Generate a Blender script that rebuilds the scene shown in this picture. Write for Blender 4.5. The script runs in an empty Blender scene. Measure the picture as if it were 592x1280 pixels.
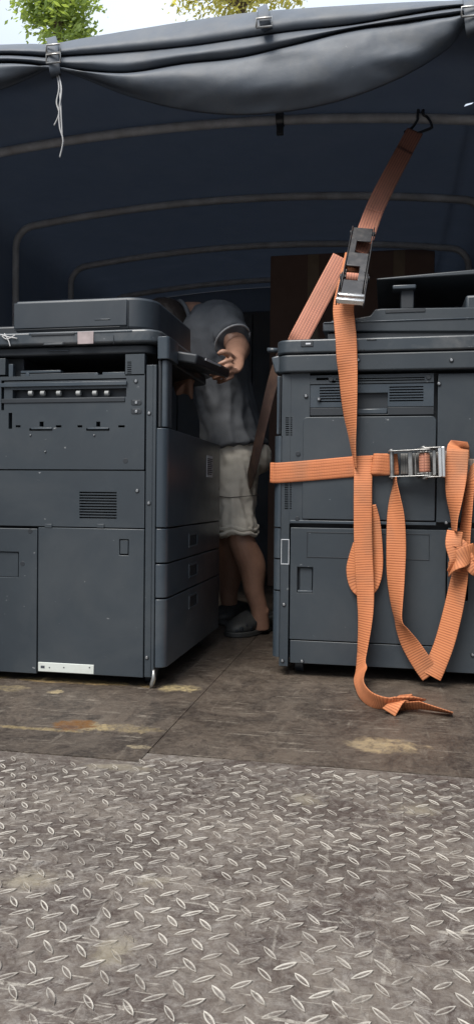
import bpy, bmesh, math, random
from math import radians, sin, cos, pi, sqrt, atan
from mathutils import Vector, Matrix, noise
random.seed(7)
SC = bpy.context.scene
COL = SC.collection

# ------------------------------------------------------------------ camera
F = 961.0; EYE = 0.5
YAW, PITCH, ROLL = radians(11), atan(20 / 961), radians(0.6)
fwd = Vector((-sin(YAW) * cos(PITCH), cos(YAW) * cos(PITCH), -sin(PITCH)))
rgt0 = Vector((cos(YAW), sin(YAW), 0)); up0 = rgt0.cross(fwd)
rgt = rgt0 * cos(ROLL) + up0 * sin(ROLL); upv = -rgt0 * sin(ROLL) + up0 * cos(ROLL)
CAMP = Vector((0, 0, EYE))
cd = bpy.data.cameras.new('camera'); cam = bpy.data.objects.new('camera', cd); COL.objects.link(cam)
cd.sensor_fit = 'VERTICAL'; cd.sensor_height = 36; cd.lens = 36 * F / 1280; cd.clip_start = 0.02; cd.clip_end = 600
mw = Matrix((rgt, upv, -fwd)).transposed().to_4x4(); mw.translation = CAMP; cam.matrix_world = mw
SC.camera = cam

# ------------------------------------------------------------------ light
SUN_EL, SUN_AZ = radians(55), radians(201)      # azimuth from +Y clockwise: behind the camera
w = bpy.data.worlds.new('World'); SC.world = w; w.use_nodes = True
nt = w.node_tree; bg = nt.nodes['Background']
sky = nt.nodes.new('ShaderNodeTexSky'); sky.sky_type = 'NISHITA'; sky.sun_disc = False
sky.sun_elevation = SUN_EL; sky.sun_rotation = SUN_AZ; sky.dust_density = 4.0; sky.air_density = 1.0; sky.ozone_density = 1.0
tcw = nt.nodes.new('ShaderNodeTexCoord'); cn = nt.nodes.new('ShaderNodeTexNoise'); cn.inputs['Scale'].default_value = 2.2; cn.inputs['Detail'].default_value = 8; nt.links.new(tcw.outputs['Generated'], cn.inputs['Vector'])
cr = nt.nodes.new('ShaderNodeValToRGB'); cr.color_ramp.elements[0].position = 0.25; cr.color_ramp.elements[1].position = 0.75; cr.color_ramp.elements[0].color = (4.9, 5.6, 6.6, 1); cr.color_ramp.elements[1].color = (7.2, 7.9, 8.8, 1); nt.links.new(cn.outputs[0], cr.inputs[0])
cm = nt.nodes.new('ShaderNodeMix'); cm.data_type = 'RGBA'; cm.inputs[0].default_value = 0.85; nt.links.new(sky.outputs[0], cm.inputs[6]); nt.links.new(cr.outputs[0], cm.inputs[7])   # thin bright overcast over the clear sky
sx = nt.nodes.new('ShaderNodeSeparateXYZ'); nt.links.new(tcw.outputs['Generated'], sx.inputs[0])
gm = nt.nodes.new('ShaderNodeMapRange'); gm.inputs[1].default_value = 0; gm.inputs[2].default_value = 1; gm.inputs[3].default_value = 0.45; gm.inputs[4].default_value = 1.5; nt.links.new(sx.outputs['Z'], gm.inputs[0])
vm = nt.nodes.new('ShaderNodeVectorMath'); vm.operation = 'SCALE'; nt.links.new(cm.outputs[2], vm.inputs[0]); nt.links.new(gm.outputs[0], vm.inputs['Scale'])   # overcast sky: brighter overhead than at the horizon
nt.links.new(vm.outputs[0], bg.inputs[0]); bg.inputs[1].default_value = 0.10
sd = bpy.data.lights.new('sun', 'SUN'); sd.energy = 3.0; sd.angle = radians(32); sd.color = (1, 0.95, 0.88)
so = bpy.data.objects.new('sun', sd); COL.objects.link(so)
sdir = Vector((sin(SUN_AZ) * cos(SUN_EL), cos(SUN_AZ) * cos(SUN_EL), sin(SUN_EL)))
so.rotation_euler = sdir.to_track_quat('Z', 'Y').to_euler(); so.location = sdir * 20
vs = SC.view_settings
vs.view_transform = 'Standard'; vs.look = 'None'; vs.gamma = 1; vs.use_curve_mapping = False; vs.exposure = 0.75
SC.cycles.max_bounces = 8; SC.cycles.diffuse_bounces = 5; SC.cycles.use_denoising = True

# ------------------------------------------------------------------ measuring helpers (photo pixel -> point at a known distance)
def ray(px, py):
    return (fwd * F + rgt * (px - 296) + upv * (640 - py)).normalized()
def P(px, py, Y):
    d = ray(px, py); return CAMP + d * (Y / d.y)
def PZ(px, py, Z):
    d = ray(px, py); return CAMP + d * ((Z - EYE) / d.z)
def PX(px, py, X):
    d = ray(px, py); return CAMP + d * (X / d.x)
def RX(r, Y):
    x0, y0, x1, y1 = r; ym = (y0 + y1) / 2; xm = (x0 + x1) / 2
    return (P(x0, ym, Y).x, P(xm, y1, Y).z, P(x1, ym, Y).x, P(xm, y0, Y).z)

# ------------------------------------------------------------------ scene helpers
def wloc(o):
    v = Vector((0, 0, 0))
    while o is not None: v += Vector(o.location); o = o.parent
    return v
def tag(o, label=None, cat=None, group=None, kind=None):
    if label: o['label'] = label
    if cat: o['category'] = cat
    if group: o['group'] = group
    if kind: o['kind'] = kind
    return o
def thing(name, loc, label, cat, group=None):
    o = bpy.data.objects.new(name, None); COL.objects.link(o); o.location = loc; o.empty_display_size = 0.1
    return tag(o, label, cat, group)
def obj(name, bm, m, parent=None, smooth=False, bevel=0, segs=2, recalc=True, loc=None):
    if recalc: bmesh.ops.recalc_face_normals(bm, faces=bm.faces[:])
    off = wloc(parent) if parent else (Vector(loc) if loc is not None else Vector((0, 0, 0)))
    bmesh.ops.translate(bm, verts=bm.verts[:], vec=-off)
    me = bpy.data.meshes.new(name); bm.to_mesh(me); bm.free()
    if smooth:
        for p in me.polygons: p.use_smooth = True
    for mm in (m if isinstance(m, (list, tuple)) else [m]): me.materials.append(mm)
    o = bpy.data.objects.new(name, me); COL.objects.link(o)
    if parent: o.parent = parent
    elif loc is not None: o.location = loc
    if bevel:
        b = o.modifiers.new('bevel', 'BEVEL'); b.width = bevel; b.segments = segs; b.limit_method = 'ANGLE'; b.angle_limit = radians(35); b.harden_normals = False
        if not smooth:
            for p in me.polygons: p.use_smooth = True
            me.set_sharp_from_angle(angle=radians(40))
    return o
def NB(): return bmesh.new()
def box(bm, x0, y0, z0, x1, y1, z1, mat=None):
    vs_ = [bm.verts.new(v) for v in ((x0, y0, z0), (x1, y0, z0), (x1, y1, z0), (x0, y1, z0), (x0, y0, z1), (x1, y0, z1), (x1, y1, z1), (x0, y1, z1))]
    fs = []
    for f in ((0, 3, 2, 1), (4, 5, 6, 7), (0, 1, 5, 4), (1, 2, 6, 5), (2, 3, 7, 6), (3, 0, 4, 7)):
        fs.append(bm.faces.new([vs_[i] for i in f]))
    if mat is not None: bmesh.ops.transform(bm, matrix=mat, verts=vs_)
    return vs_
def prism(bm, pts, a, b, axis='z', mat=None):
    def mk(p, t):
        return {'z': (p[0], p[1], t), 'y': (p[0], t, p[1]), 'x': (t, p[0], p[1])}[axis]
    A = [bm.verts.new(mk(p, a)) for p in pts]; B = [bm.verts.new(mk(p, b)) for p in pts]
    bm.faces.new(A); bm.faces.new(B[::-1])
    n = len(pts)
    for i in range(n): bm.faces.new((A[i], A[(i + 1) % n], B[(i + 1) % n], B[i]))
    if mat is not None: bmesh.ops.transform(bm, matrix=mat, verts=A + B)
def rrect(x0, y0, x1, y1, r, n=5):
    """rounded rectangle outline; r = radii (x0y0, x1y0, x1y1, x0y1)"""
    if not isinstance(r, (tuple, list)): r = (r,) * 4
    out = []
    for (cx, cy, sx, sy, a0, rr) in ((x0, y0, 1, 1, pi, r[0]), (x1, y0, -1, 1, 1.5 * pi, r[1]), (x1, y1, -1, -1, 0, r[2]), (x0, y1, 1, -1, .5 * pi, r[3])):
        if rr <= 0: out.append((cx, cy)); continue
        for i in range(n + 1):
            a = a0 + (pi / 2) * i / n
            out.append((cx + sx * rr + rr * cos(a), cy + sy * rr + rr * sin(a)))
    return out
def catmull(pts, n):
    """pts: list of tuples/vectors (any length) -> smooth list"""
    L = len(pts); out = []
    pts = [list(p) for p in pts]
    for i in range(L - 1):
        p0 = pts[max(i - 1, 0)]; p1 = pts[i]; p2 = pts[i + 1]; p3 = pts[min(i + 2, L - 1)]
        for k in range(n):
            t = k / n; t2 = t * t; t3 = t2 * t
            out.append([0.5 * (2 * b + (c - a) * t + (2 * a - 5 * b + 4 * c - d) * t2 + (3 * b - a - 3 * c + d) * t3) for a, b, c, d in zip(p0, p1, p2, p3)])
    out.append(pts[-1]); return out
def frame_axes(t, ref):
    t = t.normalized(); s = ref - t * ref.dot(t)
    if s.length < 1e-4: s = t.orthogonal()
    s.normalize(); return s, t.cross(s)
def tube(bm, pts, r, n=10, smooth_n=0, caps=True):
    """pts vectors; r a number or list"""
    if not isinstance(r, (list, tuple)): r = [r] * len(pts)
    if smooth_n:
        q = catmull([list(p) + [rr] for p, rr in zip(pts, r)], smooth_n); pts = [Vector(a[:3]) for a in q]; r = [a[3] for a in q]
    pts = [Vector(p) for p in pts]; ref = None; rings = []
    for i, p in enumerate(pts):
        t = (pts[min(i + 1, len(pts) - 1)] - pts[max(i - 1, 0)])
        if t.length < 1e-9: t = Vector((0, 0, 1))
        if ref is None: ref = t.orthogonal()
        s, u = frame_axes(t, ref); ref = s
        rings.append([bm.verts.new(p + (s * cos(2 * pi * k / n) + u * sin(2 * pi * k / n)) * r[i]) for k in range(n)])
    for a, b in zip(rings, rings[1:]):
        for k in range(n): bm.faces.new((a[k], a[(k + 1) % n], b[(k + 1) % n], b[k]))
    if caps: bm.faces.new(rings[0][::-1]); bm.faces.new(rings[-1])
def cyl(bm, a, b, r, n=16): tube(bm, [Vector(a), Vector(b)], r, n)
def loft(bm, rings, n=20, sm=4, side=Vector((1, 0, 0)), caps=True):
    """rings: (center, half-width along side, half-width across)"""
    q = catmull([list(c) + [a, b] for c, a, b in rings], sm); R = []
    for i, a in enumerate(q):
        c = Vector(a[:3]); t = Vector(q[min(i + 1, len(q) - 1)][:3]) - Vector(q[max(i - 1, 0)][:3])
        if t.length < 1e-9: t = Vector((0, 0, 1))
        s, u = frame_axes(t, side)
        R.append([bm.verts.new(c + s * a[3] * cos(2 * pi * k / n) + u * a[4] * sin(2 * pi * k / n)) for k in range(n)])
    for a, b in zip(R, R[1:]):
        for k in range(n): bm.faces.new((a[k], a[(k + 1) % n], b[(k + 1) % n], b[k]))
    if caps: bm.faces.new(R[0][::-1]); bm.faces.new(R[-1])
def ball(bm, c, rx, ry=None, rz=None, rot=None, n=16):
    ry = ry or rx; rz = rz or rx
    M = Matrix.Translation(Vector(c)) @ (rot.to_4x4() if rot else Matrix.Identity(4)) @ Matrix.Diagonal((rx, ry, rz, 1))
    bmesh.ops.create_uvsphere(bm, u_segments=n, v_segments=n // 2, radius=1, matrix=M)

# ------------------------------------------------------------------ materials
def MAT(name, base, rough=0.5, metal=0.0, var=0.25, vscale=6.0, dirt=None, dirt_amt=0.0, dscale=3.0, bump=0.0, bscale=120.0, spec=0.5, scratch=0.0, scol=(0.35, 0.36, 0.37), rvar=0.12):
    m = bpy.data.materials.new(name); m.use_nodes = True
    n = m.node_tree.nodes; l = m.node_tree.links; b = n['Principled BSDF']
    tc = n.new('ShaderNodeTexCoord')
    def NZ(s, det=6, rg=0.6, dist=0.0):
        x = n.new('ShaderNodeTexNoise'); x.inputs['Scale'].default_value = s; x.inputs['Detail'].default_value = det; x.inputs['Roughness'].default_value = rg; x.inputs['Distortion'].default_value = dist
        l.new(tc.outputs['Object'], x.inputs['Vector']); return x
    def ramp(src, p0, p1, c0=(0, 0, 0, 1), c1=(1, 1, 1, 1)):
        r = n.new('ShaderNodeValToRGB'); r.color_ramp.elements[0].position = p0; r.color_ramp.elements[1].position = p1
        r.color_ramp.elements[0].color = c0; r.color_ramp.elements[1].color = c1; l.new(src, r.inputs[0]); return r.outputs[0]
    def mix(a, bb, f):
        x = n.new('ShaderNodeMix'); x.data_type = 'RGBA'
        for i, v in ((6, a), (7, bb)):
            if isinstance(v, tuple): x.inputs[i].default_value = (*v[:3], 1)
            else: l.new(v, x.inputs[i])
        if isinstance(f, float): x.inputs[0].default_value = f
        else: l.new(f, x.inputs[0])
        return x.outputs[2]
    nz = NZ(vscale)
    c = mix(tuple(x * (1 - var) for x in base), tuple(x * (1 + var) for x in base), ramp(nz.outputs[0], 0.3, 0.7))
    if dirt:
        d = ramp(NZ(dscale, 8, 0.68, 0.4).outputs[0], 0.46, 0.72); mm = n.new('ShaderNodeMath'); mm.operation = 'MULTIPLY'; mm.inputs[1].default_value = dirt_amt
        l.new(d, mm.inputs[0]); c = mix(c, dirt, mm.outputs[0])
    if scratch:
        mp = n.new('ShaderNodeMapping'); mp.inputs['Scale'].default_value = (9, 60, 14); mp.inputs['Rotation'].default_value = (0.3, 0.5, 0.4); l.new(tc.outputs['Object'], mp.inputs[0])
        x = n.new('ShaderNodeTexNoise'); x.inputs['Scale'].default_value = 5; x.inputs['Detail'].default_value = 3; l.new(mp.outputs[0], x.inputs['Vector'])
        s = ramp(x.outputs[0], 0.73, 0.78); mm = n.new('ShaderNodeMath'); mm.operation = 'MULTIPLY'; mm.inputs[1].default_value = scratch; l.new(s, mm.inputs[0]); c = mix(c, scol, mm.outputs[0])
    l.new(c, b.inputs['Base Color'])
    b.inputs['Metallic'].default_value = metal; b.inputs['Specular IOR Level'].default_value = spec
    mr = n.new('ShaderNodeMapRange'); mr.inputs[3].default_value = max(0.02, rough - rvar); mr.inputs[4].default_value = min(1, rough + rvar); l.new(NZ(vscale * 2.3).outputs[0], mr.inputs[0]); l.new(mr.outputs[0], b.inputs['Roughness'])
    if bump:
        bp = n.new('ShaderNodeBump'); bp.inputs['Strength'].default_value = 1.0; bp.inputs['Distance'].default_value = bump; l.new(NZ(bscale, 4).outputs[0], bp.inputs['Height']); l.new(bp.outputs[0], b.inputs['Normal'])
    return m

M = {}
M['plastic'] = MAT('copier_plastic', (0.024, 0.032, 0.040), 0.44, var=0.12, vscale=3, dirt=(0.075, 0.08, 0.082), dirt_amt=0.32, dscale=3, bump=0.0002, bscale=900, scratch=0.5)
M['plastic_grey'] = MAT('copier_edge_plastic', (0.031, 0.042, 0.054), 0.32, var=0.08, vscale=4, dirt=(0.2, 0.2, 0.19), dirt_amt=0.2, bump=0.0001, bscale=900, scratch=0.1)
M['plastic_lid_shaded'] = MAT('copier_lid_plastic_shaded', (0.019, 0.026, 0.034), 0.45, var=0.12, dirt=(0.07, 0.075, 0.08), dirt_amt=0.3)  # feeder lid: shade at the copier top put into a darker base colour
M['plastic_dark'] = MAT('copier_dark_plastic', (0.013, 0.017, 0.022), 0.5, var=0.12)
M['plastic_gloss'] = MAT('copier_scanner_plastic', (0.032, 0.041, 0.050), 0.36, var=0.1, dirt=(0.22, 0.21, 0.2), dirt_amt=0.35, dscale=7, scratch=0.3)
M['screw'] = MAT('screw_steel', (0.32, 0.33, 0.34), 0.4, metal=0.9)
M['white'] = MAT('white_metal_strip', (0.50, 0.53, 0.50), 0.5, var=0.06, dirt=(0.3, 0.28, 0.24), dirt_amt=0.4, dscale=14)
M['roller'] = MAT('pale_roller', (0.26, 0.27, 0.27), 0.5)
M['sticker'] = MAT('silver_sticker', (0.30, 0.25, 0.25), 0.5, var=0.2, vscale=40)
M['label'] = MAT('pale_label', (0.45, 0.47, 0.5), 0.55, var=0.08)
M['ink'] = MAT('label_ink', (0.04, 0.045, 0.055), 0.6)
M['steel'] = MAT('ratchet_steel', (0.36, 0.36, 0.35), 0.38, metal=0.85, var=0.25, vscale=30, dirt=(0.10, 0.075, 0.055), dirt_amt=0.6, dscale=25)
M['steel_bright'] = MAT('bright_steel', (0.75, 0.75, 0.74), 0.25, metal=0.9, var=0.1)
M['steel_black'] = MAT('black_ratchet_steel', (0.035, 0.036, 0.04), 0.42, metal=0.3, var=0.3, vscale=30, dirt=(0.12, 0.11, 0.1), dirt_amt=0.5, dscale=30)
M['bow'] = MAT('grey_painted_pipe', (0.42, 0.42, 0.43), 0.55, var=0.25, vscale=12, dirt=(0.26, 0.22, 0.2), dirt_amt=0.6, dscale=9)
M['board'] = MAT('truck_side_steel', (0.05, 0.06, 0.075), 0.55, var=0.2, dirt=(0.10, 0.08, 0.06), dirt_amt=0.5)
M['cord'] = MAT('pale_cord', (0.42, 0.42, 0.42), 0.8)
M['carton'] = MAT('brown_cardboard', (0.19, 0.115, 0.085), 0.85, var=0.12, vscale=5)
M['tape'] = MAT('parcel_tape', (0.26, 0.18, 0.11), 0.35)
M['skin'] = MAT('skin', (0.29, 0.16, 0.11), 0.5, var=0.14, vscale=25, bump=0.0004, bscale=200)
M['hair'] = MAT('dark_hair', (0.025, 0.018, 0.015), 0.55)
M['shirt'] = MAT('grey_shirt_cloth', (0.095, 0.102, 0.113), 0.85, var=0.1, vscale=14, bump=0.002, bscale=26)
M['hem'] = MAT('pale_sleeve_trim', (0.36, 0.37, 0.38), 0.8)
M['shorts'] = MAT('khaki_shorts_cloth', (0.60, 0.56, 0.48), 0.85, var=0.10, vscale=12, bump=0.003, bscale=30)
M['seam'] = MAT('dark_seam', (0.10, 0.09, 0.08), 0.9)
M['clog'] = MAT('grey_clog_foam', (0.032, 0.034, 0.034), 0.55, var=0.15, dirt=(0.08, 0.075, 0.065), dirt_amt=0.4, dscale=20)
M['bark'] = MAT('bark', (0.12, 0.09, 0.065), 0.9, var=0.3, bump=0.01, bscale=20)
M['ground'] = MAT('yard_ground', (0.13, 0.12, 0.11), 0.9, var=0.3, vscale=1.5, dirt=(0.2, 0.17, 0.13), dirt_amt=0.6, dscale=0.8)

def translucent(m, col, amt):
    n = m.node_tree.nodes; l = m.node_tree.links; b = n['Principled BSDF']; out = n['Material Output']
    t = n.new('ShaderNodeBsdfTranslucent'); t.inputs[0].default_value = (*col, 1)
    mx = n.new('ShaderNodeMixShader'); mx.inputs[0].default_value = amt
    l.new(b.outputs[0], mx.inputs[1]); l.new(t.outputs[0], mx.inputs[2]); l.new(mx.outputs[0], out.inputs[0])
M['tarp'] = MAT('slate_tarpaulin', (0.080, 0.098, 0.128), 0.5, var=0.14, vscale=3, dirt=(0.17, 0.165, 0.155), dirt_amt=0.35, dscale=4, bump=0.0012, bscale=22, scratch=0.15)
translucent(M['tarp'], (0.15, 0.20, 0.30), 0.024)
M['tarp_fold'] = MAT('grey_tarpaulin_fold', (0.062, 0.075, 0.094), 0.6, var=0.15, vscale=5, dirt=(0.14, 0.135, 0.125), dirt_amt=0.4, dscale=6, bump=0.0006, bscale=40, scratch=0.2)

def webbing(name, base, dark, along):
    m = bpy.data.materials.new(name); m.use_nodes = True; n = m.node_tree.nodes; l = m.node_tree.links; b = n['Principled BSDF']
    uv = n.new('ShaderNodeTexCoord'); sep = n.new('ShaderNodeSeparateXYZ'); l.new(uv.outputs['UV'], sep.inputs[0])
    def MA(op, a, bb=None):
        x = n.new('ShaderNodeMath'); x.operation = op
        for i, v in ((0, a), (1, bb)):
            if v is None: continue
            if isinstance(v, (int, float)): x.inputs[i].default_value = v
            else: l.new(v, x.inputs[i])
        return x.outputs[0]
    nz = n.new('ShaderNodeTexNoise'); nz.inputs['Scale'].default_value = 35; nz.inputs['Detail'].default_value = 6; l.new(uv.outputs['Object'], nz.inputs['Vector'])
    nz2 = n.new('ShaderNodeTexNoise'); nz2.inputs['Scale'].default_value = 9; nz2.inputs['Detail'].default_value = 6; l.new(uv.outputs['Object'], nz2.inputs['Vector'])
    ph = MA('ADD', MA('MULTIPLY', sep.outputs['Y'], 2 * pi / 0.0066), MA('MULTIPLY', nz2.outputs[0], 5.0))
    rib = MA('POWER', MA('MULTIPLY', MA('ADD', MA('SINE', ph), 1.0), 0.5), 2.2)
    lng = MA('POWER', MA('MULTIPLY', MA('ADD', MA('SINE', MA('MULTIPLY', sep.outputs['X'], 2 * pi * 7)), 1.0), 0.5), 3.0)
    k = rib if not along else MA('MAXIMUM', MA('MULTIPLY', lng, 0.9), MA('MULTIPLY', rib, 0.35))
    k = MA('MULTIPLY', k, MA('ADD', nz.outputs[0], 0.25))
    mx = n.new('ShaderNodeMix'); mx.data_type = 'RGBA'; mx.inputs[6].default_value = (*base, 1); mx.inputs[7].default_value = (*dark, 1); l.new(k, mx.inputs[0])
    rp = n.new('ShaderNodeValToRGB'); rp.color_ramp.elements[0].position = 0.5; rp.color_ramp.elements[1].position = 0.72; l.new(nz2.outputs[0], rp.inputs[0])
    mx2 = n.new('ShaderNodeMix'); mx2.data_type = 'RGBA'; l.new(mx.outputs[2], mx2.inputs[6]); mx2.inputs[7].default_value = (0.22, 0.12, 0.07, 1); l.new(MA('MULTIPLY', rp.outputs[0], 0.5), mx2.inputs[0])
    l.new(mx2.outputs[2], b.inputs['Base Color']); b.inputs['Roughness'].default_value = 0.75
    bp = n.new('ShaderNodeBump'); bp.inputs['Distance'].default_value = 0.0006; bp.invert = True; l.new(k, bp.inputs['Height']); l.new(bp.outputs[0], b.inputs['Normal'])
    return m
M['web'] = webbing('orange_webbing', (0.50, 0.18, 0.072), (0.28, 0.078, 0.03), False)
M['web_long'] = webbing('orange_striped_webbing', (0.46, 0.19, 0.12), (0.13, 0.055, 0.05), True)
M['web_band'] = webbing('orange_band_webbing', (0.48, 0.165, 0.064), (0.32, 0.09, 0.036), True)
M['web_shaded'] = webbing('shaded_dark_webbing', (0.055, 0.03, 0.024), (0.02, 0.012, 0.01), True)  # orange webbing behind the copier, its shadow put into the colour
M['web_grey'] = webbing('grey_webbing', (0.14, 0.14, 0.135), (0.05, 0.05, 0.05), False)

def floor_mat(name, tread):
    m = bpy.data.materials.new(name); m.use_nodes = True; n = m.node_tree.nodes; l = m.node_tree.links; b = n['Principled BSDF']
    geo = n.new('ShaderNodeTexCoord'); POS = geo.outputs['Object']
    def NZ(s, det=8, rg=0.65, dist=0.0, vec=None):
        x = n.new('ShaderNodeTexNoise'); x.inputs['Scale'].default_value = s; x.inputs['Detail'].default_value = det; x.inputs['Roughness'].default_value = rg; x.inputs['Distortion'].default_value = dist
        l.new(vec or POS, x.inputs['Vector']); return x.outputs[0]
    def ramp(src, p0, p1):
        r = n.new('ShaderNodeValToRGB'); r.color_ramp.elements[0].position = p0; r.color_ramp.elements[1].position = p1; l.new(src, r.inputs[0]); return r.outputs[0]
    def mul(a, v):
        x = n.new('ShaderNodeMath'); x.operation = 'MULTIPLY'; l.new(a, x.inputs[0])
        if isinstance(v, (int, float)): x.inputs[1].default_value = v
        else: l.new(v, x.inputs[1])
        return x.outputs[0]
    def mix(a, bb, f):
        x = n.new('ShaderNodeMix'); x.data_type = 'RGBA'
        for i, v in ((6, a), (7, bb)):
            if isinstance(v, tuple): x.inputs[i].default_value = (*v, 1)
            else: l.new(v, x.inputs[i])
        l.new(f, x.inputs[0]); return x.outputs[2]
    def mapped(scale, rot=(0, 0, 0)):
        mp = n.new('ShaderNodeMapping'); mp.inputs['Scale'].default_value = scale; mp.inputs['Rotation'].default_value = rot; l.new(POS, mp.inputs[0]); return mp.outputs[0]
    def spot(cx, cy, rx, ry, wob, s, p0=0.55, p1=0.8):
        """a spill: irregular blob about (cx, cy)"""
        mp = n.new('ShaderNodeMapping'); mp.inputs['Location'].default_value = (-cx / rx, -cy / ry, 0); mp.inputs['Scale'].default_value = (1 / rx, 1 / ry, 1); l.new(POS, mp.inputs[0])
        ln = n.new('ShaderNodeVectorMath'); ln.operation = 'LENGTH'; 
        fl = n.new('ShaderNodeVectorMath'); fl.operation = 'MULTIPLY'; fl.inputs[1].default_value = (1, 1, 0); l.new(mp.outputs[0], fl.inputs[0]); l.new(fl.outputs[0], ln.inputs[0])
        a = n.new('ShaderNodeMath'); a.operation = 'SUBTRACT'; a.inputs[0].default_value = 1.25; l.new(ln.outputs['Value'], a.inputs[1])
        nn = NZ(s, 6, 0.6, 0.8); bsub = n.new('ShaderNodeMath'); bsub.operation = 'MULTIPLY_ADD'; l.new(nn, bsub.inputs[0]); bsub.inputs[1].default_value = wob; l.new(a.outputs[0], bsub.inputs[2])
        mq = n.new('ShaderNodeMapRange'); mq.inputs[1].default_value = p0; mq.inputs[2].default_value = p1; l.new(bsub.outputs[0], mq.inputs[0]); return mq.outputs[0]
    fine = ramp(NZ(95, 10, 0.8, 0.6), 0.36, 0.64); fine2 = ramp(NZ(38, 10, 0.8, 1.4), 0.40, 0.62)
    if tread:
        c = mix((0.046, 0.031, 0.025), (0.132, 0.110, 0.091), ramp(NZ(5.0, 12, 0.80, 0.7), 0.42, 0.58))
        c = mix(c, (0.034, 0.021, 0.017), mul(ramp(NZ(4.2, 12, 0.80, 0.9, mapped((1, 1.6, 1))), 0.49, 0.58), 0.85))
        c = mix(c, (0.27, 0.25, 0.228), mul(ramp(NZ(17, 12, 0.82, 1.0), 0.55, 0.63), 0.6))
        for (cx, cy, rx, ry) in TSPOTS: c = mix(c, (0.34, 0.30, 0.21), mul(spot(cx, cy, rx * .7, ry * .7, 2.6, 40, 1.5, 2.3), 0.4))
        for (px, py, rx, ry) in ((40, 962, .16, .05), (170, 972, .14, .06), (300, 985, .16, .07), (430, 985, .18, .06), (560, 1000, .14, .07), (120, 1060, .12, .06), (400, 1080, .16, .07)):
            a_, b_ = fz(px, py); c = mix(c, (0.050, 0.037, 0.030), mul(spot(a_ + .68, b_ - 1.39, rx, ry, 2.4, 14, 1.3, 2.2), 0.7))
        sep = n.new('ShaderNodeSeparateXYZ'); l.new(POS, sep.inputs[0])
        mr = n.new('ShaderNodeMapRange'); mr.inputs[1].default_value = 0.1213; mr.inputs[2].default_value = 0.1219; l.new(sep.outputs['Z'], mr.inputs[0])
        c = mix(c, (0.47, 0.44, 0.385), mul(mul(mr.outputs[0], ramp(NZ(14, 6), 0.36, 0.56)), 0.95))
        c = mix(c, (0.03, 0.025, 0.02), mul(ramp(NZ(60, 6, 0.7), 0.60, 0.70), 0.6))
        rough = (0.42, 0.8)
    else:
        c = mix((0.020, 0.0135, 0.0105), (0.086, 0.067, 0.052), ramp(NZ(4.6, 12, 0.80, 0.9), 0.41, 0.59))
        c = mix(c, (0.125, 0.104, 0.083), mul(ramp(NZ(9, 9, 0.72, 1.2, mapped((1, 0.6, 1), (0, 0, 0.4))), 0.52, 0.72), 0.65))
        c = mix(c, (0.018, 0.013, 0.011), mul(ramp(NZ(5.5, 12, 0.8, 0.8, mapped((1.4, 0.7, 1), (0, 0, -0.5))), 0.53, 0.61), 0.8))
        c = mix(c, (0.22, 0.195, 0.155), mul(ramp(NZ(28, 5, 0.6, 2.0, mapped((0.18, 1.6, 1), (0, 0, 0.35))), 0.66, 0.74), 0.6))
        for (cx, cy, rx, ry, col, amt, s) in FSPOTS: c = mix(c, col, mul(mul(spot(cx, cy, rx, ry, 2.2, s, 1.25, 1.6), ramp(NZ(s * 2.2, 8, 0.75, 1.0), 0.36, 0.56) if amt < .9 else ramp(NZ(60, 6, 0.7), 0.2, 0.42)), amt))
        rough = (0.28, 0.7)
    c = mix(c, (0.27, 0.25, 0.225) if tread else (0.15, 0.126, 0.10), mul(fine, mul(fine2, 0.7)))
    c = mix(c, (0.40, 0.37, 0.32) if tread else (0.25, 0.22, 0.18), mul(ramp(NZ(11, 3, 0.5, 2.5, mapped((0.35, 5.0, 1), (0, 0, 1.05))), 0.63, 0.66), mul(fine, 0.8)))
    c = mix(c, (0.40, 0.37, 0.32) if tread else (0.25, 0.22, 0.18), mul(ramp(NZ(9, 3, 0.5, 1.5, mapped((5.0, 0.3, 1), (0, 0, 0.5))), 0.65, 0.68), mul(fine2, 0.35)))
    c = mix(c, (0.03, 0.024, 0.02), mul(ramp(NZ(70, 10, 0.8, 0.9, mapped((1, 0.55, 1), (0, 0, .3))), 0.53, 0.66), 0.55))
    l.new(c, b.inputs['Base Color'])
    mr2 = n.new('ShaderNodeMapRange'); mr2.inputs[3].default_value = rough[0]; mr2.inputs[4].default_value = rough[1]; l.new(NZ(6, 8, 0.7), mr2.inputs[0]); l.new(mr2.outputs[0], b.inputs['Roughness'])
    b.inputs['Metallic'].default_value = 0.08 if tread else 0.0
    bp = n.new('ShaderNodeBump'); bp.inputs['Distance'].default_value = 0.004 if not tread else 0.0015; l.new(NZ(40, 8, 0.7), bp.inputs['Height']); l.new(bp.outputs[0], b.inputs['Normal'])
    return m
def fz(px, py): v = PZ(px, py, 0); return v.x, v.y
FS = []
for (px, py, wx, wy, col, amt, s) in ((120, 909, .035, .028, (0.36, 0.28, 0.14), .85, 40), (45, 911, .13, .010, (0.30, 0.23, 0.11), .7, 30), (155, 911, .07, .03, (0.32, 0.25, 0.13), .5, 40),
                                       (15, 860, .05, .03, (0.30, 0.24, 0.13), .6, 18), (95, 852, .22, .025, (0.36, 0.25, 0.10), .75, 16), (222, 860, .05, .04, (0.45, 0.36, 0.18), .8, 22), (70, 865, .02, .02, (0.45, 0.36, 0.2), .8, 30),
                                       (482, 932, .07, .05, (0.34, 0.26, 0.15), .85, 16), (460, 930, .05, .03, (0.32, 0.25, 0.15), .5, 30), (176, 934, .025, .012, (0.3, 0.25, 0.16), .8, 30), (93, 907, .046, .042, (0.13, 0.052, 0.005), .97, 26), (84, 909, .022, .012, (0.075, 0.028, 0.008), .92, 40)):
    x, y = fz(px, py); FS.append((x + 0.68, y - 1.39, wx, wy, col, amt, s))
FSPOTS = FS
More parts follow.
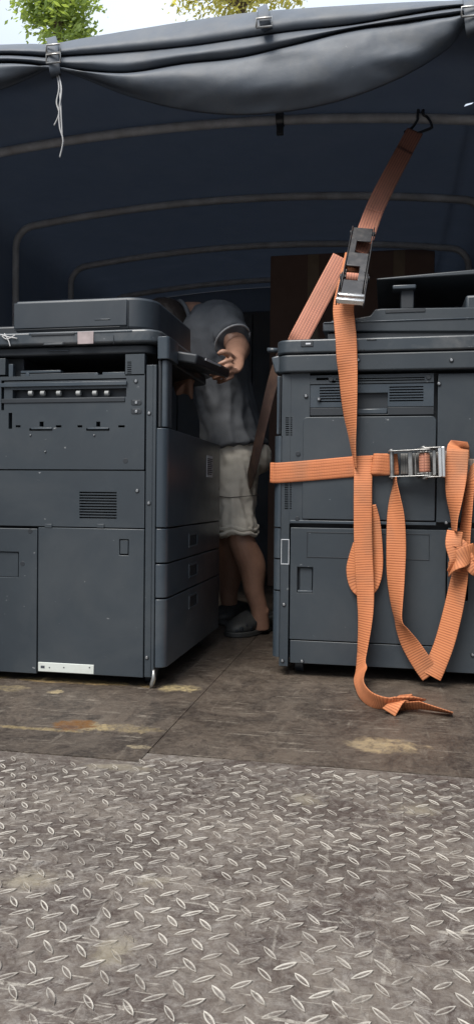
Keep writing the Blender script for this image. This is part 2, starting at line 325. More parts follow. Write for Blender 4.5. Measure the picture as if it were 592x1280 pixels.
TSPOTS = [(a + 0.68, b - 1.39, c_, d_) for a, b, c_, d_ in [(*fz(138, 1190), .035, .05), (*fz(40, 1100), .06, .04), (*fz(150, 960), .12, .03), (*fz(520, 1010), .07, .05), (*fz(380, 1000), .05, .04), (*fz(190, 1100), .03, .03)]]
M['tread'] = floor_mat('worn_tread_steel', True)
M['bed'] = floor_mat('grimy_bed_boards', False)

def leaf_mat(name, c):
    m = MAT(name, c, 0.55, var=0.3, vscale=3); translucent(m, (c[0] * 3.2, c[1] * 2.8, c[2] * 1.5), 0.45); return m
M['leaf'] = leaf_mat('green_leaves', (0.16, 0.23, 0.07)); M['leaf_y'] = leaf_mat('yellow_green_leaves', (0.27, 0.28, 0.10))

# ------------------------------------------------------------------ ground
bm = NB()
bmesh.ops.create_grid(bm, x_segments=40, y_segments=40, size=150, matrix=Matrix.Translation((0, 60, -1.15)))
for v in bm.verts: v.co.z += 0.02 * noise.noise(v.co * 0.1)
tag(obj('ground', bm, M['ground']), kind='structure')

# ------------------------------------------------------------------ truck
XL, XR = -1.78, 0.42; XC = (XL + XR) / 2; YB, YE = 1.39, 4.95
truck = thing('cargo_truck', (XC, YB, -0.12), 'open cargo truck bed with grimy floor, tread plate and pipe hoops', 'truck')
SEAM = -0.448
bm = NB()
box(bm, XL, 1.375, -0.10, SEAM - 0.0012, YE, 0.0006)
box(bm, SEAM + 0.002, 1.425, -0.10, XR, YE, 0.0)
bmesh.ops.subdivide_edges(bm, edges=bm.edges[:], cuts=1)
obj('bed_floor', bm, M['bed'], truck)
bm = NB(); box(bm, SEAM - 0.03, 1.43, -0.10, SEAM + 0.03, YE, -0.0012); obj('floor_seam', bm, M['bed'], truck)
# tread plate: real lozenges on a steel sheet
bm = NB()
TX0, TX1, TY0 = -1.60, 0.60, 0.42
box(bm, TX0, TY0, -0.02, SEAM, 1.370, 0.0); box(bm, SEAM, TY0, -0.02, TX1, 1.420, 0.0)
def lozenge(cx, cy, a):
    L, W, H_ = 0.0150 * random.uniform(.92, 1.06), 0.0046 * random.uniform(.85, 1.1), 0.0022 * random.uniform(.8, 1)
    ca, sa = cos(a), sin(a); n = 6; R4 = []
    for f, g, h in ((1.0, 1.0, -0.0002), (0.93, 0.78, H_), (0.84, 0.55, H_ * .95), (0.72, 0.30, H_ * .62)):
        lst = []
        for k in range(2 * n):
            u = -1 + 2 * k / n if k <= n else 1 - 2 * (k - n) / n; sg = 1 if k <= n else -1
            x, y = u * L * f, sg * W * g * (1 - u * u) ** 0.85
            lst.append(bm.verts.new((cx + x * ca - y * sa, cy + x * sa + y * ca, h)))
        R4.append(lst)
    for A_, B_ in zip(R4, R4[1:]):
        for k in range(2 * n): bm.faces.new((A_[k], A_[(k + 1) % (2 * n)], B_[(k + 1) % (2 * n)], B_[k]))
    bm.faces.new(R4[-1])
for i in range(-24, 28):
    for j in range(-12, 26):
        for q in (0, 1):
            X, Y = -0.4 + (i + q * .5) * 0.0402, 0.9 + (j + q * .5) * 0.0390
            if not (-1.25 < X < 0.55 and 0.50 < Y < (1.345 if X < SEAM else 1.395)): continue
            lozenge(X + random.gauss(0, .0006), Y + random.gauss(0, .0006), radians(38 if q else -50) + random.uniform(-.05, .05))
obj('tread_plate', bm, M['tread'], truck, recalc=True)
bm = NB()
cyl(bm, (XL, 1.397 - 0.005, -0.035), (XR, 1.397 - 0.005, -0.035), 0.018); obj('hinge_bar', bm, M['board'], truck, smooth=True)
for nm, x0, x1 in (('side_board', XL - 0.05, XL), ('side_board', XR, XR + 0.05)):
    bm = NB(); box(bm, x0, 2.2, -0.10, x1, YE, 0.46)
    for k in range(7): box(bm, x0 + 0.045 if x0 < XC else x0 - 0.015, 2.30 + k * 0.4, -0.05, x0 + 0.065 if x0 < XC else x0 + 0.005, 2.36 + k * 0.4, 0.455)
    obj(nm, bm, M['board'], truck, bevel=0.003)
bm = NB(); box(bm, XL - .05, YE, -0.1, XR + .05, YE + 0.05, 1.70)
for k in range(9): box(bm, XL + 0.1 + k * 0.25, YE - 0.02, 0, XL + 0.16 + k * 0.25, YE + 0.01, 1.68)
obj('headboard', bm, M['board'], truck, bevel=0.004)
def arch(x): return 1.835 - 0.060 * ((x - XC) / 0.95) ** 2
def bow_path():
    x0, x1 = XL + 0.03, XR - 0.03; r = 0.10; pts = [Vector((x0, 0, 0.40)), Vector((x0, 0, 1.0)), Vector((x0, 0, arch(x0 + r) - r))]
    for k in range(1, 6):
        a = pi - (pi / 2) * k / 6; pts.append(Vector((x0 + r + r * cos(a), 0, arch(x0 + r) - r + r * sin(a))))
    for k in range(0, 21): x = x0 + r + (x1 - x0 - 2 * r) * k / 20; pts.append(Vector((x, 0, arch(x))))
    for k in range(1, 6):
        a = pi / 2 - (pi / 2) * k / 6; pts.append(Vector((x1 - r + r * cos(a), 0, arch(x1 - r) - r + r * sin(a))))
    pts += [Vector((x1, 0, arch(x1 - r) - r)), Vector((x1, 0, 1.0)), Vector((x1, 0, 0.40))]
    return pts
BOWS = (2.72, 3.42, 4.07, 4.72)
for y in BOWS:
    bm = NB(); tube(bm, [p + Vector((0, y, 0)) for p in bow_path()], 0.0165, 10)
    o = obj('hoop', bm, M['bow'], truck, smooth=True)
    if y == 2.72:
        c = P(350, 149, 2.72); bm = NB(); c.z = arch(c.x)
        tube(bm, [c + Vector((-0.014, 0, 0)), c + Vector((0.014, 0, 0))], 0.023, 14); box(bm, c.x - 0.012, c.y - 0.012, c.z - 0.055, c.x + 0.012, c.y + 0.002, c.z - 0.015)
        obj('clamp', bm, M['steel_black'], o, bevel=0.002)

# ------------------------------------------------------------------ tarpaulin (cover, rolled curtain, ties)
cover = thing('tarpaulin_cover', (XC, 2.2, 1.86), 'slate grey tarpaulin over the truck hoops with its rear curtain rolled up and tied', 'tarpaulin')
def sec():
    x0, x1 = XL, XR; r = 0.12; pts = [(x0 - 0.06, 0.30), (x0 - 0.055, 0.6), (x0 - 0.03, 0.9), (x0 - 0.02, 1.2), (x0 - 0.012, 1.5), (x0 - 0.008, arch(x0 + r) + .022 - r)]
    for k in range(1, 5): a = pi - pi / 2 * k / 5; pts.append((x0 - .005 + r + r * cos(a), arch(x0 + r) + .022 - r + r * sin(a)))
    xs = [x0 - .005 + r + (x1 - x0 + .01 - 2 * r) * k / 44 for k in range(45)]
    pts += [(x, arch(x) + 0.022) for x in xs]
    for k in range(1, 5): a = pi / 2 - pi / 2 * k / 5; pts.append((x1 + .005 - r + r * cos(a), arch(x1 - r) + .022 - r + r * sin(a)))
    pts += [(x1 + 0.008, arch(x1 - r) + .022 - r), (x1 + .012, 1.5), (x1 + .02, 1.2), (x1 + .03, .9), (x1 + .055, .6), (x1 + .06, .30)]
    return pts
hole = PZ(585.5, 129, 1.80)
sp = sec()
ysr = sorted([0.70, 0.9, 1.15, 1.40, 1.56, 1.72, 1.88, 2.04, 4.975] + [2.19 + k * 0.046 for k in range(61)] + [hole.y - 0.021, hole.y + 0.021])  # side flaps past the bed end: unseen, added to block side sky light
ti = min(range(len(sp)), key=lambda i: abs(sp[i][0] - (hole.x - 0.012)) if sp[i][1] > 1.7 else 9)
sp[ti] = (hole.x - 0.014, arch(hole.x) + .022); sp.insert(ti + 1, (hole.x + 0.014, arch(hole.x) + .022))
bm = NB(); G = []
def sag(y):
    ys = (2.19,) + BOWS + (4.96,)
    for a, b in zip(ys, ys[1:]):
        if a <= y <= b: return sin(pi * (y - a) / (b - a))
    return 0
for y in ysr:
    row = []
    for (x, z) in sp:
        top = max(0, min(1, (z - 1.6) / 0.2)); s = sag(y)
        d = 0.022 * s * noise.noise(Vector((x * 2.2, y * 2.5, 0))) + 0.009 * s * noise.noise(Vector((x * 9, y * 7, 3)))
        row.append(bm.verts.new((x + (1 - top) * (0.02 * noise.noise(Vector((y * 3, z * 2, x)))), y, z + top * (d + 0.012 * s))))
    G.append(row)
hy = min(range(len(ysr) - 1), key=lambda j: abs((ysr[j] + ysr[j + 1]) / 2 - hole.y))
for j in range(len(G) - 1):
    for i in range(len(sp) - 1):
        if i == ti and j == hy or (G[j][0].co.y < 2.15 and 5 < i < len(sp) - 8): continue
        bm.faces.new((G[j][i], G[j][i + 1], G[j + 1][i + 1], G[j + 1][i]))
G[hy][ti].co += Vector((0.004, 0.006, 0)); G[hy + 1][ti + 1].co += Vector((-0.004, -0.012, 0))
obj('roof_sheet', bm, M['tarp'], cover, smooth=True)
bm = NB()   # front end sheet
for (xa, za), (xb, zb) in zip(sp, sp[1:]):
    a = bm.verts.new((xa, 4.965, za)); b = bm.verts.new((xb, 4.965, zb)); c = bm.verts.new((xb, 4.965, .3)); d = bm.verts.new((xa, 4.965, .3))
    if za > .31 or zb > .31:
        try: bm.faces.new((a, b, c, d))
        except ValueError: pass
obj('front_sheet', bm, M['tarp'], cover)
# rolled curtain
KX = [-260, -160, -60, 0, 35, 65, 100, 160, 230, 300, 370, 440, 510, 560, 585, 620, 700, 800, 900]
TOP = [70, 64, 58, 56, 55, 55, 49, 39, 28, 18, 12, 7, 3, 1, 0, 2, 4, 10, 20]
CR1 = [84, 78, 71, 68, 69, 71, 69, 65, 58, 48, 38, 30, 18, 10, 9, 14, 22, 30, 40]
CR2 = [95, 90, 82, 78, 79, 83, 87, 90, 79, 71, 55, 37, 27, 20, 17, 24, 38, 50, 60]
BOT = [140, 136, 128, 113, 99, 87, 97, 120, 137, 143, 137, 121, 92, 60, 34, 66, 110, 120, 120]
bm = NB(); cols = catmull(list(zip(KX, TOP, CR1, CR2, BOT)), 18); rows = []
for (px, t, c1, c2, b) in cols:
    g = min(1, max(0, (b - c2) / 60.0))
    prof = [(t + 10, 2.34), (t + 1, 2.20), (t, 2.165), ((t * .55 + c1 * .45), 2.115), (c1 - 1.5, 2.12), (c1, 2.152), (c1 + 1.5, 2.12), ((c1 + c2) / 2, 2.10), (c2 - 1, 2.118), (c2 + .3, 2.148),
            (c2 + 2, 2.10), (c2 + .22 * (b - c2), 2.092), (c2 + .62 * (b - c2), 2.108 - .004 * g), (b - 4, 2.132), (b, 2.146), (b - 3, 2.165), (b - 18 - 20 * g, 2.21), (t + 30, 2.25)]
    pr = catmull(prof, 4); row = []
    for k, (py, Y) in enumerate(pr):
        v = P(px, py, Y); tt = k / len(pr)
        a = 0.5 + 0.9 * g if tt > 0.55 else 0.5
        dv = noise.noise(Vector((v.x * 2.2 + v.z * 3, v.z * 13, 1.7))) * 0.009 * a + noise.noise(Vector((v.x * 4 - v.z * 9, v.z * 34, 4.1))) * 0.0035 + noise.noise(Vector((v.x * 3 + v.z * 14, v.z * 5 - v.x * 2, 9))) * 0.007 * a
        q1 = v.x * 5.5 + v.z * 16; q2 = v.x * 9 - v.z * 13
        dv += 0.005 * a * (abs(noise.noise(Vector((q1 * .6, v.z * 9, 2)))) ** .7 - .35) + 0.004 * a * (abs(noise.noise(Vector((q2 * .6, v.z * 12, 5)))) ** .7 - .35) + 0.0008 * noise.noise(Vector((v.x * 40, v.z * 55, 1)))
        v.y += dv; v.z += 0.4 * dv; row.append(bm.verts.new(v))
    rows.append(row)
for a, b in zip(rows, rows[1:]):
    for k in range(len(a) - 1): bm.faces.new((a[k], a[k + 1], b[k + 1], b[k]))
cur = obj('rolled_curtain', bm, M['tarp_fold'], cover, smooth=True)
sm = cur.modifiers.new('thickness', 'SOLIDIFY'); sm.thickness = 0.003
def strapify(bm, path, w, th=0.003, side=None, uvl=None):
    """path: list of (center, side unit vector); closed rectangular section with uv along its length"""
    uvl = bm.loops.layers.uv.verify(); rings = []; L = 0; lens = []
    for i, (c, s) in enumerate(path):
        if i: L += (c - path[i - 1][0]).length
        lens.append(L)
        t = (path[min(i + 1, len(path) - 1)][0] - path[max(i - 1, 0)][0]).normalized()
        s = (s - t * s.dot(t)).normalized(); nrm = t.cross(s)
        rings.append([bm.verts.new(c + s * (w / 2 * a) + nrm * (th / 2 * b)) for a, b in ((-1, -.4), (-.9, -1), (-.33, -1), (.33, -1), (.9, -1), (1, -.4), (1, .4), (.9, 1), (.33, 1), (-.33, 1), (-.9, 1), (-1, .4))])
    us = [0, .05, .33, .66, .95, 1, 1, .95, .66, .33, .05, 0]
    for i in range(len(rings) - 1):
        for k in range(12):
            k2 = (k + 1) % 12
            f = bm.faces.new((rings[i][k], rings[i][k2], rings[i + 1][k2], rings[i + 1][k]))
            for lp, (u, v) in zip(f.loops, ((us[k], lens[i]), (us[k2], lens[i]), (us[k2], lens[i + 1]), (us[k], lens[i + 1]))): lp[uvl].uv = (u, v)
    for r in (rings[0][::-1], rings[-1]): bm.faces.new(r)
def ribbon(bm, pts, w, n=8, th=0.003): strapify(bm, ribbon_path(pts, n), w, th)
def ribbon_path(pts, n=8):
    """pts: (px, py, Y, twist degrees[, image angle of the width direction])"""
    q = catmull([list(P(a[0], a[1], a[2])) + [a[3]] for a in pts], n); path = []
    C = [Vector(a[:3]) for a in q]
    for i, a in enumerate(q):
        t = (C[min(i + 1, len(C) - 1)] - C[max(i - 1, 0)]).normalized()
        view = (C[i] - CAMP).normalized(); s0 = view.cross(t)
        if s0.length < 1e-3: s0 = Vector((1, 0, 0))
        s0.normalize(); d = t.cross(s0).normalized()
        path.append((C[i], s0 * cos(radians(a[3])) + d * sin(radians(a[3]))))
    return path
# ties of the curtain
for (px, y0, y1) in ((66, 47, 96), (329, 8, 38), (586, -6, 44)):
    bm = NB(); ribbon(bm, [(px - 2, y0, 2.16, 0), (px, y0 + 8, 2.085, 0), (px + 1, (y0 + y1) / 2, 2.07, 0), (px + 3, y1 - 6, 2.075, 0), (px + 5, y1, 2.11, 0)], 0.03, 6)
    st = obj('tie_strap', bm, M['tarp_fold'], cover, smooth=True)
    bm = NB()
    for yy in ((y0 + 14, y0 + 26) if px < 300 else (y0 + 20,)):
        c = P(px + 1, yy, 2.062); a, b, r = 0.021, 0.012, 0.003
        tube(bm, [c + Vector(v) for v in ((-a, 0, -b), (a, 0, -b), (a, 0, b), (-a, 0, b), (-a, 0, -b))], r, 8)
    obj('buckle', bm, M['steel'], st, smooth=True)
for pts in (((71, 92, 2.10), (74, 110, 2.085), (71, 128, 2.085), (74, 142, 2.085), (68, 157, 2.09)), ((73, 92, 2.10), (77, 112, 2.08), (74, 140, 2.08), (75, 160, 2.08), (79, 176, 2.08), (75, 197, 2.085)), ((74, 96, 2.10), (76, 130, 2.082), (78, 168, 2.082), (80, 178, 2.084))):
    bm = NB(); tube(bm, [P(*p) for p in pts], 0.0022, 6, 6); obj('tie_cord', bm, M['cord'], cover, smooth=True)

# ------------------------------------------------------------------ copier building blocks
def panel(name, r, holes, Y0, th, m, parent, bevel=0.0015, lab=None):
    """flat moulded panel facing the back of the truck; rectangles in photo pixels on the plane Y0"""
    X0, Z0, X1, Z1 = RX(r, Y0)
    H_ = []
    for h in holes:
        a = RX(h, Y0); H_.append((max(a[0], X0), max(a[1], Z0), min(a[2], X1), min(a[3], Z1)))
    xs = sorted(set([X0, X1] + [v for h in H_ for v in (h[0], h[2])])); zs = sorted(set([Z0, Z1] + [v for h in H_ for v in (h[1], h[3])]))
    bm = NB(); V = {}
    def gv(i, j, k):
        if (i, j, k) not in V: V[(i, j, k)] = bm.verts.new((xs[i], Y0 + (th if k else 0), zs[j]))
        return V[(i, j, k)]
    solid = {}
    for i in range(len(xs) - 1):
        for j in range(len(zs) - 1):
            cx, cz = (xs[i] + xs[i + 1]) / 2, (zs[j] + zs[j + 1]) / 2
            solid[(i, j)] = not any(h[0] < cx < h[2] and h[1] < cz < h[3] for h in H_)
    for (i, j), s in solid.items():
        if not s: continue
        bm.faces.new((gv(i, j, 0), gv(i + 1, j, 0), gv(i + 1, j + 1, 0), gv(i, j + 1, 0)))
        bm.faces.new((gv(i, j, 1), gv(i, j + 1, 1), gv(i + 1, j + 1, 1), gv(i + 1, j, 1)))
        for (di, dj, a, b) in ((-1, 0, (i, j), (i, j + 1)), (1, 0, (i + 1, j + 1), (i + 1, j)), (0, -1, (i + 1, j), (i, j)), (0, 1, (i, j + 1), (i + 1, j + 1))):
            if not solid.get((i + di, j + dj), False):
                bm.faces.new((gv(*a, 0), gv(*b, 0), gv(*b, 1), gv(*a, 1)))
    bmesh.ops.dissolve_limit(bm, angle_limit=radians(1), verts=bm.verts[:], edges=bm.edges[:], use_dissolve_boundaries=False) if not holes else None
    o = obj(name, bm, m, parent, bevel=bevel)
    return o
def plate(name, r, Y0, th, m, parent, bevel=0.001, corner=0.0):
    X0, Z0, X1, Z1 = RX(r, Y0); bm = NB()
    if corner: prism(bm, rrect(X0, Z0, X1, Z1, corner), Y0, Y0 + th, 'y')
    else: box(bm, X0, Y0, Z0, X1, Y0 + th, Z1)
    return obj(name, bm, m, parent, bevel=bevel)
def slots(x0, y0, x1, y1, n, fill=0.5):
    p = (y1 - y0) / n; return [(x0, y0 + p * k + p * (1 - fill) / 2, x1, y0 + p * k + p * (1 + fill) / 2) for k in range(n)]
def screw(px, py, Y0, parent, dark=False, r=0.0052):
    c = P(px, py, Y0); bm = NB()
    if dark:
        tube(bm, [c + Vector((0, -.0006, 0)), c + Vector((0, 0.004, 0))], r * 1.15, 14); obj('screw_hole', bm, M['plastic_dark'], parent, bevel=0.0006); return
    tube(bm, [c + Vector((0, -.0018, 0)), c + Vector((0, 0.003, 0))], r, 14)
    o = obj('screw', bm, M['plastic_dark'], parent, bevel=0.0008)
    bm = NB(); tube(bm, [c + Vector((0, -.0028, 0)), c + Vector((0, 0.0, 0))], r * .62, 12); obj('screw_head', bm, M['screw'], o, bevel=0.0005)
def front_piece(name, xa, xb, Ya, Yb, zb, zt, m, parent, rad=0.02, left=False):
    """front cover with a rounded vertical edge; xa inner face, xb outer face"""
    bm = NB(); s = 1 if xb > xa else -1
    if s > 0: pts = rrect(xa, Ya, xb, Yb, (0, rad, rad, 0))
    else: pts = rrect(xb, Ya, xa, Yb, (rad, 0, 0, rad))
    prism(bm, pts, zb, zt, 'z'); return obj(name, bm, m, parent, bevel=0.0015)

# ------------------------------------------------------------------ left copier
LY = 1.895
def zL(py, px=195): return P(px, py, LY).z
XF = P(194.8, 650, LY).x; XFO = P(208.5, 650, LY).x; XB = -1.27
LYF = 2.545
lc = thing('photocopier', ((XF + XB) / 2, (LY + LYF) / 2, 0), 'dark grey photocopier at the left with a white strip along its bottom edge', 'photocopier', 'photocopiers loaded in the truck')
bm = NB()
zc_ = zL(536)
box(bm, XB, LY + 0.05, 0.045, XF - 0.004, LYF, zc_); box(bm, XB, LY + 0.05, zc_, -0.97, LYF, zL(436))
box(bm, -0.97, LY + 0.05, zc_, XF - 0.004, LY + 0.07, zL(470)); box(bm, -0.97, LY + 0.35, zc_, -0.80, LYF - 0.02, zL(436))
obj('body', bm, M['plastic_dark'], lc, bevel=0.002)
S = 'plastic'
up_holes = [(2, 474, 158, 475.8), (2, 476, 5.5, 513), (16, 486.2, 158, 497), (11, 516, 15.5, 536), (20, 531.5, 26, 534.3), (37, 535.3, 65, 538.4), (70, 531.5, 77, 534.3), (97, 531.5, 103, 534.3), (108, 535.3, 137, 538.4), (148, 531.5, 156, 534.3), (49.7, 527, 54.8, 533.2), (120.4, 527, 125.4, 533.2), (164, 500.3, 176.5, 501.4), (164, 511.2, 176.5, 512.3)]
panel('upper_side_panel', (-80, 470, 180.6, 586.5), up_holes, LY, 0.02, M[S], lc)
plate('roller_channel', (2, 472, 160, 500), LY + 0.021, 0.02, M['plastic_dark'], lc)
plate('tray_lip', (0, 477.5, 158, 482.5), LY - 0.006, 0.012, M['plastic_grey'], lc)
plate('tray_lip', (2, 497.6, 156, 503), LY - 0.0025, 0.006, M['plastic_dark'], lc)
for px in (39, 54, 74, 98.5, 119, 134):
    c = P(px, 491.5, LY + 0.006); bm = NB(); tube(bm, [c + Vector((-.0058, 0, 0)), c + Vector((.0058, 0, 0))], 0.0068, 14); obj('roller', bm, M['roller'], lc, bevel=0.001)
for px in (52, 122.5):
    plate('hinge_tab', (px - 13, 534.6, px + 13, 536.6), LY - 0.003, 0.006, M['plastic_grey'], lc)
panel('grill_post', (156.8, 442.5, 180.6, 469.3), slots(159, 451.5, 164.5, 467.5, 7), LY, 0.02, M[S], lc)
plate('slot_guide', (163.5, 500, 177, 506.5), LY - 0.0012, 0.003, M['plastic_dark'], lc, corner=0.006)
plate('slot_guide', (163.5, 511, 177, 517.5), LY - 0.0012, 0.003, M['plastic_dark'], lc, corner=0.006)
plate('tray_bracket', (-80, 449, 7, 469.5), LY, 0.02, M[S], lc); plate('tray_bracket', (11, 455, 16.5, 471), LY + 0.004, 0.015, M['plastic_grey'], lc)
plate('exit_bar', (26, 463, 76, 466), LY + 0.012, 0.02, M['plastic_grey'], lc); plate('exit_bar', (26, 466.5, 122, 471), LY + 0.008, 0.02, M[S], lc); plate('exit_bar', (128, 465, 156, 469), LY + 0.02, 0.02, M['plastic_grey'], lc)
for px in (34.5, 120): 
    c = P(px, 468.5, LY + 0.007); bm = NB(); tube(bm, [c, c + Vector((0, .004, 0))], 0.006, 14); obj('exit_pin', bm, M['plastic_grey'], lc, bevel=0.0008)
panel('middle_side_panel', (-80, 588.2, 180.6, 657.6), slots(99.5, 614, 146, 649, 10, 0.55), LY, 0.02, M[S], lc)
plate('vent_backing', (98, 612, 148, 651), LY + 0.021, 0.006, M['plastic_dark'], lc)
panel('lower_side_panel', (-80, 659.6, 46.4, 838.5), [(-60, 689, 23.5, 720.5)], LY, 0.02, M[S], lc)
plate('grip_recess', (-59.5, 689.6, 23, 720), LY + 0.004, 0.012, M[S], lc)
dr = panel('feed_door', (47.6, 660.4, 179.6, 843.5), [(149.3, 674.3, 160.8, 694.2)], LY - 0.002, 0.02, M[S], lc)
plate('latch', (150.2, 675.2, 160, 692.6), LY + 0.0005, 0.01, M[S], dr)
for px in (60, 125): plate('hinge', (px - 4, 655, px + 5, 659.8), LY - 0.003, 0.006, M[S], dr)
st = plate('white_strip', (47.8, 829.5, 117.2, 841.0), LY - 0.005, 0.004, M['white'], lc)
plate('strip_mark', (51, 832, 56, 835.4), LY - 0.0056, 0.001, M['ink'], st)
for px in (62, 80, 112): 
    c = P(px, 834.5, LY - .0055); bm = NB(); tube(bm, [c, c + Vector((0, .001, 0))], 0.002, 8); obj('rivet', bm, M['ink'], st)
panel('corner_column', (181.6, 456, 194.0, 847), [], LY, 0.03, M[S], lc)
plate('column_rib', (189, 455, 190, 847), LY - 0.0015, 0.003, M[S], lc)
for (px, py, d) in ((170, 476.5, 0), (186.5, 516.5, 0), (157, 576, 1), (171.5, 613.5, 0), (186, 629, 0), (38, 664, 1), (28.5, 704.5, 1), (183.5, 822, 0), (170.5, 503.5, 0), (170.5, 514.5, 0), (57, 564.5, 0), (38.5, 544, 0), (118, 544, 0)):
    screw(px, py, LY, lc, d, 0.0058 if py not in (544, 564.5) else 0.003)
# front covers (face the gap)
front_piece('front_rail', XF + .002, XFO + .004, LY - 0.004, LY + .09, zL(449), zL(421), M['plastic_grey'], lc, 0.012)
front_piece('front_post', XF + .012, XFO - 0.002, LY + 0.004, LY + 0.05, zL(533.5), zL(450), M['plastic_grey'], lc, 0.008)
front_piece('front_post', XF + .001, XF + .010, LY + 0.008, LY + 0.06, zL(533.5), zL(450), M['plastic_dark'], lc, 0.004)
for nm, a, b in (('front_door', 535.2, 659.2), ('drawer', 661.0, 703.4), ('drawer', 705.4, 747.2), ('drawer', 749.2, 834.5)):
    d = front_piece(nm, XF + .001, XFO, LY - 0.003, LYF, zL(b), zL(a), M['plastic_grey'], lc, 0.022)
    if nm == 'drawer':
        hy = {661.0: 675, 705.4: 712.5, 749.2: 750.5}[a]; c = PX(241, hy, XFO)
        bm = NB(); hy_, hz_ = 0.050, 0.020
        for (ya, yb, za, zb) in ((-hy_, hy_, -hz_, -hz_ + .005), (-hy_, hy_, hz_ - .005, hz_), (-hy_, -hy_ + .006, -hz_ + .005, hz_ - .005), (hy_ - .006, hy_, -hz_ + .005, hz_ - .005)):
            box(bm, XFO - .002, c.y + ya, c.z + za, XFO + .003, c.y + yb, c.z + zb)
        h = obj('handle', bm, M['plastic_grey'], d, bevel=0.001)
        bm = NB(); box(bm, XFO - .001, c.y - hy_ + .006, c.z - hz_ + .005, XFO + .0008, c.y + hy_ - .006, c.z + hz_ - .005); obj('handle_pocket', bm, M['plastic_dark'], d)
a, b = PX(258.3, 569, XFO), PX(265.2, 597, XFO); bm = NB(); box(bm, XFO, a.y, b.z, XFO + .001, b.y, a.z); lab = obj('label', bm, M['label'], lc)
bm = NB()
for k in range(9):
    z = b.z + (a.z - b.z) * (0.12 + k * 0.088); box(bm, XFO + .001, a.y + .006, z, XFO + .0016, b.y - (.006 if k % 3 else .014), z + .0035)
obj('print', bm, M['ink'], lab)
# scanner and document feeder
zsb, zst = zL(436.5, 100), zL(414, 100)
XS = P(199, 425, LY).x
bm = NB(); prism(bm, rrect(XB, LY - 0.008, XS, LYF - 0.02, (0.01, 0.045, 0.045, 0.01), 8), zsb + .012, zst, 'z')
sc_ = obj('scanner', bm, M['plastic_gloss'], lc, bevel=0.006, segs=3)
bm = NB(); prism(bm, rrect(XB, LY + 0.012, XS - .015, LYF - 0.03, (0.01, 0.045, 0.045, 0.01), 8), zsb - .012, zsb + .011, 'z'); obj('scanner_base', bm, M['plastic_dark'], sc_, bevel=0.004)
plate('scanner_strip', (39, 416.2, 93, 419.2), LY - 0.0105, 0.004, M['plastic_dark'], sc_); plate('scanner_trim', (36, 414.6, 165, 416.6), LY - 0.0095, 0.003, M['plastic_grey'], sc_)
plate('scanner_tab', (54, 427.5, 80, 431.5), LY - 0.010, 0.003, M['plastic_dark'], sc_); plate('scanner_tab', (55.5, 428.6, 78.5, 431), LY - 0.0112, 0.003, M['plastic_gloss'], sc_); plate('scanner_trim', (60, 437.5, 86, 439), LY + 0.009, 0.004, M['plastic_grey'], sc_)
plate('silver_sticker', (97, 414.2, 117, 430), LY - 0.0112, 0.003, M['sticker'], sc_)
plate('scanner_strip', (141.5, 418.5, 142.6, 430), LY - 0.0095, 0.003, M['plastic_dark'], sc_)
for pts in (((3, 420), (9, 424), (19, 419)), ((6, 417), (11, 426), (13, 433)), ((1, 418), (10, 421), (22, 423))):
    bm = NB(); tube(bm, [P(a, b, LY - .013) for a, b in pts], 0.0014, 6, 5); obj('wire_scrap', bm, M['cord'], sc_, smooth=True)
XA0, XA1 = P(16, 390, LY).x, P(190, 390, LY).x; za0, za1 = zst + .004, zL(371.5, 100)
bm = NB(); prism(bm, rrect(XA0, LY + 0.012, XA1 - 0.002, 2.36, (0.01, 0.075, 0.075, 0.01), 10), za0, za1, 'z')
ad = obj('document_feeder', bm, M['plastic_lid_shaded'], lc, bevel=0.008, segs=3)
plate('feeder_panel', (17.5, 376.5, 158.5, 409), LY + 0.008, 0.006, M['plastic_lid_shaded'], ad, bevel=0.002)
plate('feeder_seam', (159.6, 375.5, 160.6, 411), LY + 0.0105, 0.004, M['plastic_dark'], ad)
plate('feeder_seam', (18, 409.8, 150, 411.3), LY + 0.0095, 0.004, M['plastic_dark'], ad); plate('feeder_trim', (118, 398.5, 138, 399.6), LY + 0.0065, 0.003, M['plastic_grey'], ad)
bm = NB(); box(bm, XB, LY + .1, za0, XA0 + .02, 2.42, za1 - .045); obj('feeder_tray', bm, M['plastic_dark'], ad, bevel=0.006)
bm = NB(); tube(bm, [P(184, 378, 2.36), P(196, 384, 2.34), P(203, 396, 2.3), P(207, 412, 2.26), P(206, 424, 2.24)], 0.0055, 8, 6); obj('cable', bm, M['plastic_grey'], lc, smooth=True)
# tilted control panel sticking out into the gap
cp0 = PX(226, 438, XFO + .02)
Mx = Matrix.Translation((XFO + 0.0, 2.21, 0.885)) @ Matrix.Rotation(radians(10), 4, 'Y') @ Matrix.Rotation(radians(4), 4, 'X')
bm = NB(); box(bm, -0.05, -0.24, -0.014, 0.06, 0.165, 0.014, Mx); cp = obj('control_panel', bm, M['plastic_dark'], lc, bevel=0.006, segs=3)
bm = NB(); box(bm, -0.03, -0.12, 0.0145, 0.05, 0.12, 0.016, Mx); obj('touch_screen', bm, MAT('dark_screen_glass', (0.012, 0.016, 0.022), 0.12), cp)
bm = NB(); box(bm, 0.061, -0.16, 0.006, 0.063, 0.02, 0.012, Mx); obj('panel_edge_highlight', bm, M['label'], cp)  # pale strip painted as the highlight along the panel edge
# feet
for (x, y) in ((XF - .03, LY + .07), (XF - .03, LYF - .07), (XB + .06, LY + .07), (XB + .06, LYF - .07)):
    bm = NB(); tube(bm, [Vector((x - .012, y, .022)), Vector((x + .012, y, .022))], 0.022, 18); box(bm, x - .018, y - .012, .03, x + .018, y + .012, .055); obj('caster', bm, M['plastic_dark'], lc, bevel=0.002)
c = P(192, 852, LY + .004); bm = NB(); tube(bm, [Vector((c.x, c.y, .05)), Vector((c.x, c.y, .026)), Vector((c.x - .004, c.y, .012)), Vector((c.x - .008, c.y, .002))], [.004, .006, .006, .003], 10); obj('levelling_foot', bm, M['steel'], lc, smooth=True)

